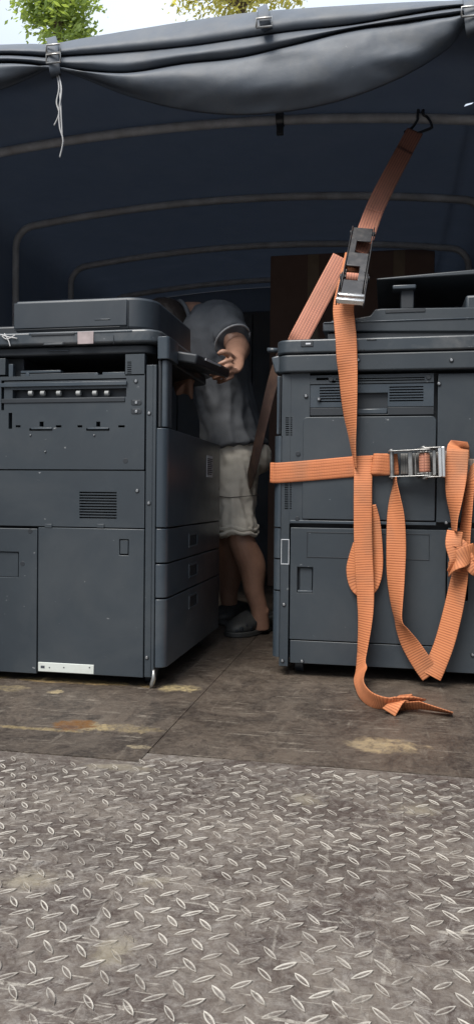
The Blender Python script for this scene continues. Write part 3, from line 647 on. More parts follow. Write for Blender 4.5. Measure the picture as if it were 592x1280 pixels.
# ------------------------------------------------------------------ right copier
RY = 2.112; RYF = 2.70
def zR(py, px=350): return P(px, py, RY).z
XG = P(350, 650, RY).x; XGO = P(340.8, 700, RY).x; XE = 0.36
rc = thing('photocopier', ((XG + XE) / 2, (RY + RYF) / 2, 0), 'dark grey photocopier at the right bound with orange ratchet straps', 'photocopier', 'photocopiers loaded in the truck')
bm = NB(); box(bm, XG + .004, RY + 0.045, 0.045, XE, RYF, zR(462, 470)); obj('body', bm, M['plastic_dark'], rc, bevel=0.002)
panel('corner_column', (350.3, 468, 361.2, 832.5), slots(356.5, 521, 361, 545, 9) + slots(355.5, 602, 360, 637, 12), RY, 0.03, M[S], rc)
panel('upper_side_panel', (362, 463.5, 386, 654.5), slots(362, 521, 364.8, 545, 9) + slots(362, 602, 364, 637, 12), RY + .001, 0.03, M[S], rc)
panel('vent_frame', (386.8, 468, 541.5, 479), [(395, 472.2, 410, 475.4), (419, 472.2, 530, 473.6), (419, 475, 530, 476.4)], RY + .002, 0.02, M[S], rc)
panel('vent_panel', (386.8, 480.2, 541.5, 508.5), slots(399, 483, 437, 503.5, 6) + slots(486, 482, 528.5, 502.5, 6) + [(443.5, 490.8, 484, 508.6)], RY + .004, 0.014, M['plastic_grey'], rc)
panel('vent_surround', (386.8, 509.2, 541.5, 518.8), [(443.5, 509, 484, 518)], RY + .004, 0.014, M['plastic_dark'], rc)
plate('grip_recess', (443, 490.5, 484.5, 519), RY + .016, 0.006, M['plastic_dark'], rc)
plate('grip_lip', (444, 510.5, 483.5, 517.8), RY + .003, 0.012, M['plastic_grey'], rc, bevel=0.003)
X0, Z0, X1, Z1 = RX((377.8, 520.6, 543.8, 650.2), RY); bm = NB(); prism(bm, rrect(X0, Z0, X1, Z1, (.004, .004, .014, .012)), RY - .003, RY + .015, 'y'); obj('access_door', bm, M[S], rc, bevel=0.002)
panel('right_side_panel', (545.6, 466, 660, 654), [], RY + .001, 0.03, M[S], rc)
panel('lower_edge', (362, 651.5, 544.5, 655.5), [], RY - .001, 0.02, M['plastic_grey'], rc)
ld = panel('lower_door', (362, 661, 556.3, 803.5), [(371, 709, 390.5, 741.2)], RY, 0.025, M[S], rc)
plate('latch_recess', (370.5, 708.5, 391, 741.8), RY + .018, 0.006, M['plastic_dark'], ld); plate('latch', (374.5, 710, 389.5, 739.2), RY + .008, 0.008, M[S], ld); plate('latch_lip', (371.5, 738.2, 390, 741), RY - .001, 0.02, M['plastic_grey'], ld)
panel('door_inset_line', (383, 666.2, 536, 698.5), [(383.8, 667.1, 535.2, 697.6)], RY - .0015, 0.003, M['plastic_dark'], ld, bevel=0.0004)
panel('base_panel', (362, 804.6, 556.3, 833.5), [], RY + .001, 0.025, M[S], rc)
panel('right_lower_panel', (557.8, 661, 660, 843), [(580, 714, 584, 751)], RY + .001, 0.025, M[S], rc)
panel('side_mark', (350.9, 674, 360.9, 705.5), [(351.6, 675, 360.2, 704.6)], RY - .0012, 0.002, M['label'], rc, bevel=0.0003)
for (px, py, d) in ((382, 495, 0), (372, 567, 1), (371, 648.5, 1), (548, 479.5, 0), (577, 556, 1), (557, 653.5, 0), (566, 727.5, 0), (377, 826.5, 0), (590, 818.5, 0), (354.5, 755.5, 0), (352.5, 826, 0), (413, 473.8, 1), (535, 471, 1), (398, 499, 0)):
    screw(px, py, RY - .001, rc, d, 0.0056)
for k, (a, b) in enumerate(((470, 543), (545, 658.6), (660.4, 697.5), (699.3, 737), (738.8, 821))):
    if k == 0:
        front_piece('front_post', XG - .002, XGO + .008, RY + 0.002, RYF, zR(b), zR(a), M['plastic_dark'], rc, 0.006); front_piece('front_post_trim', XG - .006, XGO + .006, RY - 0.002, RY + .012, zR(b), zR(a), M['plastic_grey'], rc, 0.003)
    else: front_piece('front_door' if k == 1 else 'drawer', XG - .001, XGO, RY - 0.003, RYF, zR(b), zR(a), M['plastic_grey'], rc, 0.02)
# scanner
XS0 = P(345.5, 440, RY).x; z0_, z1_, z2_ = zR(464.5, 470), zR(441.3, 470), zR(423.2, 470)
bm = NB(); prism(bm, rrect(XS0 + .004, RY - .016, XE, RYF - .02, (.035, .01, .01, .035), 8), z0_, z1_ - .001, 'z'); s2 = obj('scanner', bm, M['plastic'], rc, bevel=0.005, segs=3)
bm = NB(); prism(bm, rrect(XS0, RY - .020, XE, RYF - .02, (.04, .01, .01, .04), 8), z1_ + .001, z2_, 'z'); obj('scanner_lid_frame', bm, M['plastic_gloss'], s2, bevel=0.005, segs=3)
plate('button_plate', (375.8, 425.8, 391, 433.2), RY - .022, 0.003, M['plastic_dark'], s2); plate('white_mark', (381.5, 428.6, 388, 430.8), RY - .0228, 0.002, M['label'], s2)
plate('scanner_slot', (458, 423.6, 470, 425.6), RY - .0215, 0.003, M['plastic_dark'], s2)
for px in (447, 563.5): screw(px, 450, RY - .017, s2, 0, .0058)
for px in (444.5, 449, 453.5): plate('scanner_pin', (px, 436.3, px + 1.8, 438), RY - .021, 0.003, M['plastic_dark'], s2)
# control panel bracket at the front corner
bm = NB(); c = P(348, 457, RY + .03); Mx = Matrix.Translation(c) @ Matrix.Rotation(radians(-14), 4, 'Y')
box(bm, -.013, -.02, -.022, .013, .05, .024, Mx); obj('panel_bracket', bm, M['plastic_grey'], rc, bevel=0.004)
bm = NB(); a, b = P(334, 437.5, RY + .1), P(347, 438, RY + .1); cyl(bm, a, b, .007); obj('panel_hinge_rod', bm, M['plastic_grey'], rc, smooth=True, bevel=0)
# document feeder
fy = RY + .03
def fz_(py): return P(480, py, fy).z
bm = NB(); X0 = P(409, 418, fy).x; box(bm, X0, fy, z2_ + .003, XE, RYF - .1, fz_(415)); fd = obj('document_feeder', bm, M['plastic_dark'], rc, bevel=0.002)
pts = []
for px, py in ((403, 414.5), (403, 403), (412, 403), (414, 400.5), (440, 398), (462, 394.5), (468, 386.5), (476, 385.5), (640, 383), (640, 414.5)): v = P(px, py, fy - .006); pts.append((v.x, v.z))
bm = NB(); prism(bm, pts, fy - .006, RYF - .12, 'y'); obj('feeder_base', bm, M['plastic'], fd, bevel=0.004, segs=2)
plate('feeder_slot', (481, 385.8, 531, 390.5), fy - .008, 0.006, M['plastic_dark'], fd); plate('feeder_ridge', (404, 399.5, 600, 401), fy - .0085, 0.006, M['plastic_grey'], fd)
bm = NB(); a = P(580, 372, fy + .03); b = P(640, 408, fy + .03); box(bm, a.x, fy + .0, b.z, XE, RYF - .15, a.z); obj('feeder_head', bm, M['plastic'], fd, bevel=0.008, segs=3)
bm = NB(); a, b = P(470, 350.5, fy + .05), P(625, 341, fy + .05)
dirv = (b - a).normalized(); nn = Vector((-dirv.z, 0, dirv.x))
prism(bm, [(a.x, a.z), (b.x, b.z), (b.x + nn.x * .016, b.z + nn.z * .016), (a.x + nn.x * .006, a.z + nn.z * .006)], fy + .05, RYF - .15, 'y'); obj('paper_tray', bm, M['plastic'], fd, bevel=0.003)
bm = NB(); X0, Z0, X1, Z1 = RX((500, 361, 517, 386), fy + .07); box(bm, X0, fy + .07, Z0, X1, fy + .25, Z1); obj('tray_stand', bm, M['plastic_dark'], fd, bevel=0.003)
plate('tray_hinge', (490, 355.5, 519.5, 361), fy + .055, 0.04, M['plastic_grey'], fd, bevel=0.003)
for (x, y) in ((XG + .05, RY + .08), (XG + .05, RYF - .07), (XE - .06, RY + .08), (XE - .06, RYF - .07)):
    bm = NB(); tube(bm, [Vector((x - .012, y, .022)), Vector((x + .012, y, .022))], 0.022, 18); box(bm, x - .018, y - .012, .03, x + .018, y + .012, .055); obj('caster', bm, M['plastic_dark'], rc, bevel=0.002)

# ------------------------------------------------------------------ ratchets and straps
def ratchet(parent, c, u, v, L, W, m, bright, open_deg, coil):
    """u along the strap, v across it; c the centre"""
    u = u.normalized(); v = (v - u * v.dot(u)).normalized(); nr = u.cross(v)
    if nr.y > 0: nr = -nr
    Mx = Matrix((u, v, nr)).transposed().to_4x4(); Mx.translation = c
    root = None
    def T(bm): bmesh.ops.transform(bm, matrix=Mx, verts=bm.verts[:]); return bm
    prof = [(-.5 * L, -.004), (-.5 * L, .014), (-.42 * L, .02), (-.1 * L, .024), (.06 * L, .034), (.26 * L, .034), (.36 * L, .02), (.4 * L, -.004)]
    for s in (-1, 1):
        bm = NB(); prism(bm, prof, s * W / 2 - .0015, s * W / 2 + .0015, 'y'); obj('side_plate', T(bm), m, parent, bevel=.001)
    hr = Matrix.Translation((.15 * L, 0, .016)) @ Matrix.Rotation(radians(-open_deg), 4, 'Y')
    hp = [(-.02, -.014), (.0, .016), (.30 * L, .016), (.36 * L, .006), (.36 * L, -.008), (.1 * L, -.014)]
    bm = NB()
    for s in (-1, 1): prism(bm, hp, s * (W / 2 + .004) - .0014, s * (W / 2 + .004) + .0014, 'y', hr)
    box(bm, .15 * L, -W / 2 + .002, -.002, .21 * L, W / 2 - .002, .001, hr)
    hd = obj('handle', T(bm), m, parent, bevel=.001)
    bm = NB()
    for k, xx in enumerate((.29 * L, .345 * L)): box(bm, xx - .006, -W / 2 - .006, -.004 + .001 * k, xx + .005, W / 2 + .006, .014 - .002 * k, hr)
    obj('grip_bar', T(bm), bright, hd, bevel=.0025)
    for s in (-1, 1):
        bm = NB(); g = []
        for k in range(26):
            a = 2 * pi * k / 26; r = .021 if k % 2 else .0165; g.append((.15 * L + r * cos(a), .016 + r * sin(a)))
        prism(bm, g, s * (W / 2 - .006) - .0015, s * (W / 2 - .006) + .0015, 'y'); obj('ratchet_wheel', T(bm), m, parent, bevel=.0006)
    bm = NB(); tube(bm, [Vector((.15 * L, -W / 2 - .009, .016)), Vector((.15 * L, W / 2 + .009, .016))], .008, 16); obj('spindle', T(bm), m, parent, bevel=.001)
    bm = NB(); tube(bm, [Vector((-.44 * L, -W / 2 - .005, .006)), Vector((-.44 * L, W / 2 + .005, .006))], .006, 12); obj('anchor_bolt', T(bm), m, parent, bevel=.001)
    bm = NB(); box(bm, -.14 * L, -W / 2 + .003, .006, -.06 * L, W / 2 - .003, .009); box(bm, -.02 * L, -W / 2 + .003, .012, 0.0 * L, W / 2 - .003, .02); obj('pawl', T(bm), m, parent, bevel=.001)
    bm = NB(); 
    path = []
    for k in range(21):
        a = 2 * pi * k / 16; r = .0105 + .0008 * k / 4; path.append((Mx @ Vector((.15 * L + r * cos(a), 0, .016 + r * sin(a))), v))
    if m is M['steel_black']:
        bm = NB(); box(bm, -.47 * L, -W / 2 + .003, .012, -.30 * L, W / 2 - .003, .017); box(bm, -.10 * L, -W / 2 + .003, .026, .06 * L, W / 2 - .003, .031); box(bm, .24 * L, -W / 2 + .003, .030, .40 * L, W / 2 - .003, .035); box(bm, -.30 * L, -W / 2 + .003, .014, -.12 * L, -W / 2 + .02, .022); box(bm, .06 * L, W / 2 - .022, .028, .24 * L, W / 2 - .003, .034)
        obj('cover_plate', T(bm), m, parent, bevel=.002); bm = NB()
    strapify(bm, path, coil, .003); obj('webbing_coil', bm, M['web_long'], parent, smooth=True)
WB = 0.056
# A: strap from the hoop down over the scanner
A = thing('ratchet_strap', P(438, 345, 2.2), 'orange strap with black ratchet hanging from a hooked hoop over the right photocopier', 'ratchet strap', 'ratchet straps')
hk = P(524, 143, 2.72); hk.z = arch(hk.x); E0 = P(517, 166, 2.66)
bm = NB(); ribbon(bm, [(518, 164, 2.66, 8), (505, 188, 2.60, 4), (487, 222, 2.50, -3), (470, 256, 2.40, 4), (454, 299, 2.27, 0), (447, 315, 2.23, 0)], WB, 8, .0045)
obj('upper_webbing', bm, M['web_long'], A, smooth=True)
bm = NB()   # sewn overlap flap on the upper webbing
ribbon(bm, [(506, 187, 2.588, 4), (487, 222.5, 2.488, -3), (470, 257, 2.388, 4), (467, 264, 2.372, 2)], WB * .98, 6, .003); obj('sewn_flap', bm, M['web_long'], A, smooth=True)
a, b = P(505, 165, 2.655), P(531, 163, 2.665)
bm = NB(); tube(bm, [a, P(514, 160, 2.67), P(521, 150, 2.69), hk + Vector((-.008, -.022, -.004)), hk + Vector((-.006, -.016, .022)), hk + Vector((-.002, .016, .024)), hk + Vector((0, .024, -.004))], .0045, 8, 6)
tube(bm, [b, P(538, 160, 2.67), P(538, 154, 2.68), P(533, 146, 2.70), hk + Vector((.012, -.022, .0)), hk + Vector((.010, -.014, .022)), hk + Vector((.006, .016, .024)), hk + Vector((.004, .024, -.004))], .0045, 8, 6)
tube(bm, [a, P(518, 167, 2.66), b, P(540, 159, 2.67)], .0045, 8, 4); obj('hook', bm, M['steel_black'], A, smooth=True)
rc0, rc1 = P(452, 296, 2.27), P(436, 388, 2.08)
ratchet(A, (rc0 + rc1) / 2 + Vector((.002, -.018, 0)), rc1 - rc0, P(445, 340, 2.2) - P(430, 338, 2.2), (rc1 - rc0).length * 1.12, .062, M['steel_black'], M['steel_bright'], 8, .05)
bm = NB(); ribbon(bm, [(443, 318, 2.22, 0), (436, 350, 2.14, 0), (429, 382, 2.105, 3), (430, 403, 2.094, 2), (432, 424, 2.082, 5), (433, 447, 2.080, 12), (434.5, 468, 2.083, 28), (436, 500, 2.086, 42), (438, 530, 2.09, 58), (440, 556, 2.094, 72), (442, 574, 2.098, 80), (443, 585, 2.10, 82)], WB, 8)
obj('lower_webbing', bm, M['web'], A, smooth=True)
bm = NB(); ribbon(bm, [(427, 322, 2.215, 5), (412, 350, 2.195, 5), (394, 384, 2.175, 8), (376, 418, 2.155, 10), (368, 431, 2.16, 30)], WB, 8); ob = obj('side_webbing', bm, M['web_long'], A, smooth=True)
bm = NB(); ribbon(bm, [(358, 436, 2.50, 30), (349, 455, 2.52, 40), (340, 480, 2.54, 52), (327, 535, 2.58, 56), (314, 592, 2.64, 58), (309, 606, 2.74, 60)], WB, 8); obj('rear_webbing', bm, M['web_shaded'], A, smooth=True)
# B: strap round the body of the right copier
B = thing('ratchet_strap', P(500, 585, 2.1), 'orange ratchet strap wrapped round the right photocopier with its long tail hanging in loops', 'ratchet strap', 'ratchet straps')
bm = NB()
YS = RY - .007
q = [(P(420, 470, 2.9) * 0 + Vector((XGO - .008, RYF - .05, zR(592))), Vector((0, 0, 1))), (Vector((XGO - .010, RY + .3, zR(592))), Vector((0, 0, 1))), (Vector((XGO - .010, RY + .03, zR(591))), Vector((0, 0, 1))), (Vector((XGO - .004, RY - .006, zR(591))), Vector((0, 0, 1)))]
for px, py in ((350, 591), (395, 587.5), (440, 583.5), (470, 582), (490, 580.5)):
    q.append((P(px, py, YS if px < 480 else YS - .006), Vector((0, 0, 1))))
qq = catmull([list(c) for c, s in q], 8); strapify(bm, [(Vector(c), Vector((0, 0, 1))) for c in qq], WB, .003); obj('band', bm, M['web_band'], B, smooth=True)
# small loop of webbing in front of the ratchet
uvz = Vector((0, 0, 1)); bm = NB(); pth = []
for (px, py, Y) in ((497, 580, YS - .008), (484, 581, YS - .014), (472, 580, YS - .020), (465, 580, YS - .013), (468, 580, YS - .004), (484, 580, YS - .003)):
    pth.append(list(P(px, py, Y)))
strapify(bm, [(Vector(c), (uvz + Vector((.18, 0, 0))).normalized()) for c in catmull(pth, 6)], WB, .003); obj('band_loop', bm, M['web_band'], B, smooth=True)
rA, rB = P(485, 580.5, YS - .010), P(553, 578, YS - .010)
ratchet(B, (rA + rB) / 2 + Vector((0, -.006, 0)), rB - rA, Vector((0, 0, 1)), (rB - rA).length, .068, M['steel'], M['steel_bright'], 3, .05)
bm = NB(); pth = [list(P(px, py, Y)) for px, py, Y in ((500, 580, YS), (540, 579, YS), (556, 577, YS), (575, 586, YS), (592, 587, YS), (640, 589, YS), (690, 592, YS))]
strapify(bm, [(Vector(c), Vector((0, 0, 1))) for c in catmull(pth, 6)], WB * 1.0, .003); obj('fixed_webbing', bm, M['web_grey'], B, smooth=True)
# tail draped over the band and down to the floor
T0 = RY - .032
tail = ribbon_path([(453.5, 572, YS - .004, 0), (453.5, 580, YS - .007, 0), (453, 610, T0 + .004, 0), (453, 660, T0, 0), (454, 700, T0 - .002, 4), (456, 740, T0 - .004, 18), (456, 770, T0 - .006, 36), (453.5, 800, T0 - .008, 52), (451, 822, T0 - .012, 62)], 10)
fl = [(Vector(c), Vector(sd_)) for c, sd_ in ((P(450, 838, T0 - .035), (-.45, .86, -.22)), (PZ(449.5, 850, .034), (-.36, .78, -.5)), (PZ(451, 860, .028), (-.25, .65, -.7)), (PZ(456.5, 868.5, .024), (-.12, .55, -.8)), (PZ(466, 875, .022), (0, .55, -.8)), (PZ(479, 879, .020), (.05, .6, -.75)), (PZ(492, 880.5, .018), (.05, .65, -.7)), (PZ(508, 882, .016), (0, .7, -.65)))]
cmb = catmull([list(c) + list(sd_) for c, sd_ in tail[::5] + fl], 6)
bm = NB(); strapify(bm, [(Vector(a[:3]), Vector(a[3:]).normalized()) for a in cmb], WB * .86, .003); obj('tail_webbing', bm, M['web'], B, smooth=True)
# knot at the end of the tail on the floor
bm = NB()
k0 = PZ(507, 882, .016)
strapify(bm, [(k0 + Vector(v), Vector(s).normalized()) for v, s in (((-.05, .01, -.002), (.3, -.7, .6)), ((-.02, -.004, .010), (.5, -.7, .6)), ((.01, -.002, .014), (.9, -.6, .5)), ((.03, .012, .008), (1, -.4, .3)))], WB * .9, .004)
strapify(bm, [(k0 + Vector(v), Vector(s).normalized()) for v, s in (((-.04, -.03, -.010), (1, .3, .5)), ((-.022, -.014, .010), (1, .1, .5)), ((-.002, .008, .022), (1, -.3, .2)), ((.012, .034, -.004), (1, -.4, 0)))], WB * .65, .004)
strapify(bm, [(k0 + Vector(v), Vector(s).normalized()) for v, s in (((-.01, 0, -.002), (.1, -.7, .6)), ((.03, -.004, .004), (0, -.7, .6)), ((.06, -.006, -.001), (0, -.8, .45)), ((.104, -.010, -.008), (0, -.9, .3)))], WB * .72, .003)
obj('tail_knot', bm, M['web'], B, smooth=True)
# side loop behind the tail
bm = NB(); ribbon(bm, [(460, 632, T0 + .016, 40), (464.5, 655, T0 + .018, 30), (467, 690, T0 + .019, 25), (466.5, 715, T0 + .018, 25), (461, 731, T0 + .016, 15), (453, 735, T0 + .015, 0), (446, 728, T0 + .016, -20), (442, 713, T0 + .017, -35), (443, 697, T0 + .018, -45), (447, 680, T0 + .018, -50)], WB * .9, 8)
obj('side_loop', bm, M['web'], B, smooth=True)
# big loop hanging from the ratchet
bm = NB(); ribbon(bm, [(493, 596, T0, 82), (493, 606, T0, 78), (493, 625, T0 - .004, 55), (494, 650, T0 - .008, 30), (494.5, 685, T0 - .010, 18), (494, 720, T0 - .010, 30), (495, 755, T0 - .010, 55), (497.5, 776, T0 - .010, 70), (503, 789, T0 - .008, 55), (513, 807, T0 - .006, 30), (527, 829, T0 - .006, 15), (538, 844, T0 - .004, 5)], WB * .95, 10)
obj('hanging_loop', bm, M['web'], B, smooth=True)
bm = NB(); ribbon(bm, [(538, 845, T0 - .009, -5), (544, 832, T0 - .010, -15), (555, 803, T0 - .012, -20), (565, 765, T0 - .012, -25), (572, 730, T0 - .010, -35), (577, 700, T0 - .006, -50), (580, 670, T0 - .002, -58), (583, 640, T0, -62), (585, 615, T0 + .006, -62), (586, 600, T0 + .009, -62), (586, 585, RY - .002, -60)], WB * .95, 10)
obj('hanging_loop', bm, M['web'], B, smooth=True)
bm = NB(); ribbon(bm, [(572, 585, YS + .005, 0), (572, 568, YS + .004, 0), (572, 560.5, YS - .003, 0), (571.5, 562, T0 + .002, 0), (571, 568, T0 - .004, 0), (569.5, 590, T0 - .010, 10), (567.5, 620, T0 - .018, 40), (567, 645, T0 - .018, 68), (567, 664, T0 - .018, 78)], WB * 1.0, 10)
obj('draped_end', bm, M['web'], B, smooth=True)
kk = P(574, 690, T0 - .03); bm = NB()
def kp(px, py, d): return P(px, py, T0 - .022 + d)
for pts_, wk in (([(kp(568, 664, 0), (.8, 0, .1)), (kp(566, 680, -.014), (1, .1, .5)), (kp(570, 698, -.016), (.8, .2, .9)), (kp(566, 714, -.006), (.9, .3, .4))], WB * .72),
                 ([(kp(560, 712, .004), (.3, 0, 1)), (kp(570, 702, -.022), (.4, .1, 1)), (kp(582, 694, -.020), (.3, .2, 1)), (kp(592, 690, -.002), (.2, .2, 1))], WB * .85),
                 ([(kp(563, 690, .004), (.9, 0, .9)), (kp(573, 680, -.008), (1, 0, .6)), (kp(583, 697, -.010), (.9, 0, -.5)), (kp(590, 708, 0), (.8, 0, -.7))], WB * .6),
                 ([(kp(584, 702, -.01), (.3, .1, 1)), (kp(591, 712, -.016), (.5, .1, .8)), (kp(600, 716, -.004), (.3, .1, 1))], WB * .5)):
    qk = catmull([list(a) + list(Vector(b)) for a, b in pts_], 5); strapify(bm, [(Vector(v[:3]), Vector(v[3:]).normalized()) for v in qk], wk, .004)
obj('loop_knot', bm, M['web'], B, smooth=True)

# ------------------------------------------------------------------ cartons at the front of the bed
for k, (xa, xb, lab, zt) in enumerate(((338, 437, 'brown cardboard carton at the back of the truck behind the strap', 306), (441, 543, 'brown cardboard carton behind the right photocopier near the hoop', 307))):
    a, b = P(xa, zt, 4.22), P(xb, zt, 4.22); zt_ = min(a.z, 1.825)
    t = thing('cardboard_carton', ((a.x + b.x) / 2, 4.45, 0), lab, 'carton', 'cardboard cartons at the front of the bed')
    bm = NB(); box(bm, a.x, 4.22, 0.0, b.x, 4.66, zt_); obj('carton_body', bm, M['carton'], t, bevel=.006)
    xm = (a.x + b.x) / 2 + (.03 if k else .02); bm = NB(); box(bm, xm - .03, 4.217, zt_ - .7, xm + .03, 4.2195, zt_ - .004); obj('tape', bm, M['tape'], t)

# ------------------------------------------------------------------ person
def fuse(name, bm, m, parent, voxel, smooth_it=6, disp=0, dscale=20):
    bmesh.ops.recalc_face_normals(bm, faces=bm.faces[:])
    me = bpy.data.meshes.new('tmp'); bm.to_mesh(me); bm.free(); o = bpy.data.objects.new('tmp', me); COL.objects.link(o)
    r = o.modifiers.new('r', 'REMESH'); r.mode = 'VOXEL'; r.voxel_size = voxel
    s = o.modifiers.new('s', 'SMOOTH'); s.iterations = smooth_it; s.factor = .5
    dg = bpy.context.evaluated_depsgraph_get(); ev = o.evaluated_get(dg); m2 = bpy.data.meshes.new_from_object(ev)
    b2 = NB(); b2.from_mesh(m2); bpy.data.objects.remove(o); bpy.data.meshes.remove(me); bpy.data.meshes.remove(m2)
    if disp:
        b2.normal_update()
        for v in b2.verts:
            p = v.co; n1 = noise.noise(Vector((p.x * dscale, p.y * dscale, p.z * dscale * .55 + p.x * dscale * .7))); n2 = noise.noise(p * dscale * 2.3)
            v.co = p + v.normal * disp * ((1 - abs(n1) * 2.2) * .8 + n2 * .4)
    return obj(name, b2, m, parent, smooth=True, recalc=False)
per = thing('person', Vector((P(300, 790, 2.78).x, 2.78, 0)), 'person in grey shirt, rolled khaki shorts and dark clogs bending behind the left photocopier', 'person')
V = Vector
aL, kL, hL = P(324, 764, 2.74), P(301, 672, 2.70), P(293, 575, 2.80)
aR, kR, hR = P(287, 764, 2.98), P(283, 676, 2.94), P(284, 575, 2.95)
shL, elL, wrL = P(277, 403, 2.72), P(297, 434, 2.66), P(295, 448, 2.50)
shR, elR, wrR = P(232, 408, 2.93), P(222, 448, 2.72), P(227, 470, 2.48)
hd_c = P(205, 413, 2.72)
bm = NB()
for a, k, h in ((aL, kL, hL), (aR, kR, hR)):
    mid = a.lerp(k, .62)
    loft(bm, [(V((a.x + .0, a.y + .01, .02)), .036, .034), (a, .031, .033), (a.lerp(k, .3), .037, .04), (mid + V((.012, .012, 0)), .050, .055), (k, .048, .052), (k.lerp(h, .5), .064, .066), (h, .08, .085)], 18, 5)
    ball(bm, a + V((.018, 0, .0)), .018, .02, .022)
pel = (hL + hR) / 2
loft(bm, [(pel + V((0, 0, -.06)), .09, .14), (P(287, 545, 2.85), .09, .14), (P(272, 470, 2.83), .085, .13), (P(260, 412, 2.81), .09, .15), (P(246, 396, 2.79), .06, .08)], 20, 5)
loft(bm, [(P(247, 398, 2.79), .06, .06), (P(230, 396, 2.76), .05, .052), (P(214, 407, 2.735), .052, .054)], 16, 4)
# head, looking down to the left
fdir = V((-.75, -.28, -.6)).normalized(); s_, u_ = frame_axes(fdir, V((.2, -.95, .1))); hup = fdir.cross(s_); hup = hup if hup.z > 0 else -hup
def hpnt(f, s, u): return hd_c + fdir * f + s_ * s + hup * u
R3 = Matrix((fdir, s_, hup)).transposed()
ball(bm, hd_c, .095, .075, .098, R3, 24); ball(bm, hpnt(.03, 0, -.06), .062, .055, .062, R3); ball(bm, hpnt(.10, 0, -.02), .02, .013, .024, R3, 12); ball(bm, hpnt(.085, 0, -.068), .016, .026, .010, R3, 12)
for s in (-1, 1): ball(bm, hpnt(-.01, s * .077, -.015), .02, .008, .03, R3, 12); ball(bm, hpnt(.085, s * .03, .012), .012, .014, .010, R3, 12)
# arms and hands
for sh, el, wr in ((shL, elL, wrL), (shR, elR, wrR)):
    loft(bm, [(sh, .052, .052), (sh.lerp(el, .5), .044, .046), (el, .040, .042), (el.lerp(wr, .3), .040, .042), (wr, .025, .030)], 16, 5, side=V((0, 0, 1)))
def hand(bm, wr, fing, palm_c, palm_r, rot, thumb):
    loft(bm, [(wr, .025, .030), (wr.lerp(palm_c, .55), .020, .036), (palm_c, .017, .040), (palm_c + (palm_c - wr) * .45, .013, .038)], 14, 4, side=rot)
    for pts, r in fing: tube(bm, pts, [r * .95, r * .84, r * .8, r * .72, r * .5][:len(pts)], 10, 4)
    tube(bm, thumb, [.013, .0115, .0100, .0060], 10, 4)
pc = P(289, 458, 2.44)
def hp(px, py, Y): return P(px, py, Y)
fing = [([hp(290, 450, 2.42), hp(281, 452, 2.395), hp(271, 457, 2.40), hp(264, 461, 2.425), hp(261, 463, 2.445)], .0088),
        ([hp(290, 457, 2.415), hp(281, 460, 2.39), hp(271, 465, 2.395), hp(265, 468, 2.42), hp(263, 469, 2.44)], .0092),
        ([hp(290, 464, 2.42), hp(282, 467, 2.395), hp(273, 471, 2.40), hp(268, 473, 2.42), hp(266, 473, 2.44)], .0088),
        ([hp(291, 470, 2.43), hp(284, 474, 2.405), hp(277, 477, 2.41), hp(273, 478, 2.425), hp(272, 478, 2.44)], .0078)]
hand(bm, wrL, fing, pc, .03, V((0, 1, 0)), [hp(292, 450, 2.46), hp(285, 443, 2.42), hp(278, 440, 2.40), hp(272, 443, 2.40)])
q0 = P(230, 480, 2.40)
fing = [([q0 + V((-.01, -.005, .024 - .016 * k)), q0 + V((.012, -.03, .018 - .016 * k)), q0 + V((.030, -.045, .008 - .015 * k)), q0 + V((.036, -.042, -.006 - .014 * k)), q0 + V((.032, -.034, -.012 - .013 * k))], .0088) for k in range(4)]
hand(bm, wrR, fing, q0, .03, V((0, 1, 0)), [q0 + V((0, .03, .02)), q0 + V((.02, 0, .034)), q0 + V((.035, -.02, .038)), q0 + V((.045, -.03, .03))])
fuse('body', bm, M['skin'], per, .0036, 4)
bm = NB()   # hair
ball(bm, hd_c - fdir * .012 + hup * .022, .098, .082, .094, R3, 20); fuse('hair', bm, M['hair'], per, .008, 3, .004, 60)
# eyes, brows
for s in (-1, 1):
    bm = NB(); ball(bm, hpnt(.088, s * .031, .006), .010, .012, .008, R3, 10); obj('eye', bm, M['plastic_dark'], per, smooth=True)
# shirt
bm = NB()
loft(bm, [(P(293, 562, 2.85), .126, .185), (P(291, 550, 2.85), .114, .175), (P(285, 520, 2.845), .104, .160), (P(276, 478, 2.83), .102, .160), (P(269, 440, 2.815), .108, .172), (P(262, 414, 2.80), .106, .165), (P(259, 400, 2.795), .085, .135), (P(257, 392, 2.795), .045, .08)], 28, 5)
loft(bm, [(P(262, 408, 2.80), .11, .07), (P(246, 404, 2.785), .085, .066), (P(234, 402, 2.77), .062, .060)], 22, 5, side=V((0, 1, 0)))
loft(bm, [(P(266, 402, 2.77), .07, .07), (shL, .074, .072), (shL.lerp(elL, .35), .066, .066), (P(290, 424, 2.665), .064, .064)], 18, 5)
loft(bm, [(P(246, 406, 2.86), .07, .07), (shR, .072, .07), (shR.lerp(elR, .55), .062, .062)], 18, 5)
fuse('shirt', bm, M['shirt'], per, .008, 4, .010, 15)
bm = NB(); cc = P(290.5, 425, 2.66); ax = (elL - shL).normalized(); s1, u1 = frame_axes(ax, V((1, 0, 0)))
tube(bm, [cc + s1 * .066 * cos(a) + u1 * .066 * sin(a) for a in [2 * pi * k / 28 for k in range(29)]], .0035, 8); obj('sleeve_trim', bm, M['hem'], per, smooth=True)
bm = NB(); cc = P(229, 398, 2.76); ax = (P(214, 402, 2.735) - P(236, 397, 2.77)).normalized(); s1, u1 = frame_axes(ax, V((0, 0, 1)))
tube(bm, [cc + s1 * .062 * cos(a) + u1 * .066 * sin(a) for a in [2 * pi * k / 28 for k in range(29)]], .008, 8); obj('collar', bm, M['shirt'], per, smooth=True)
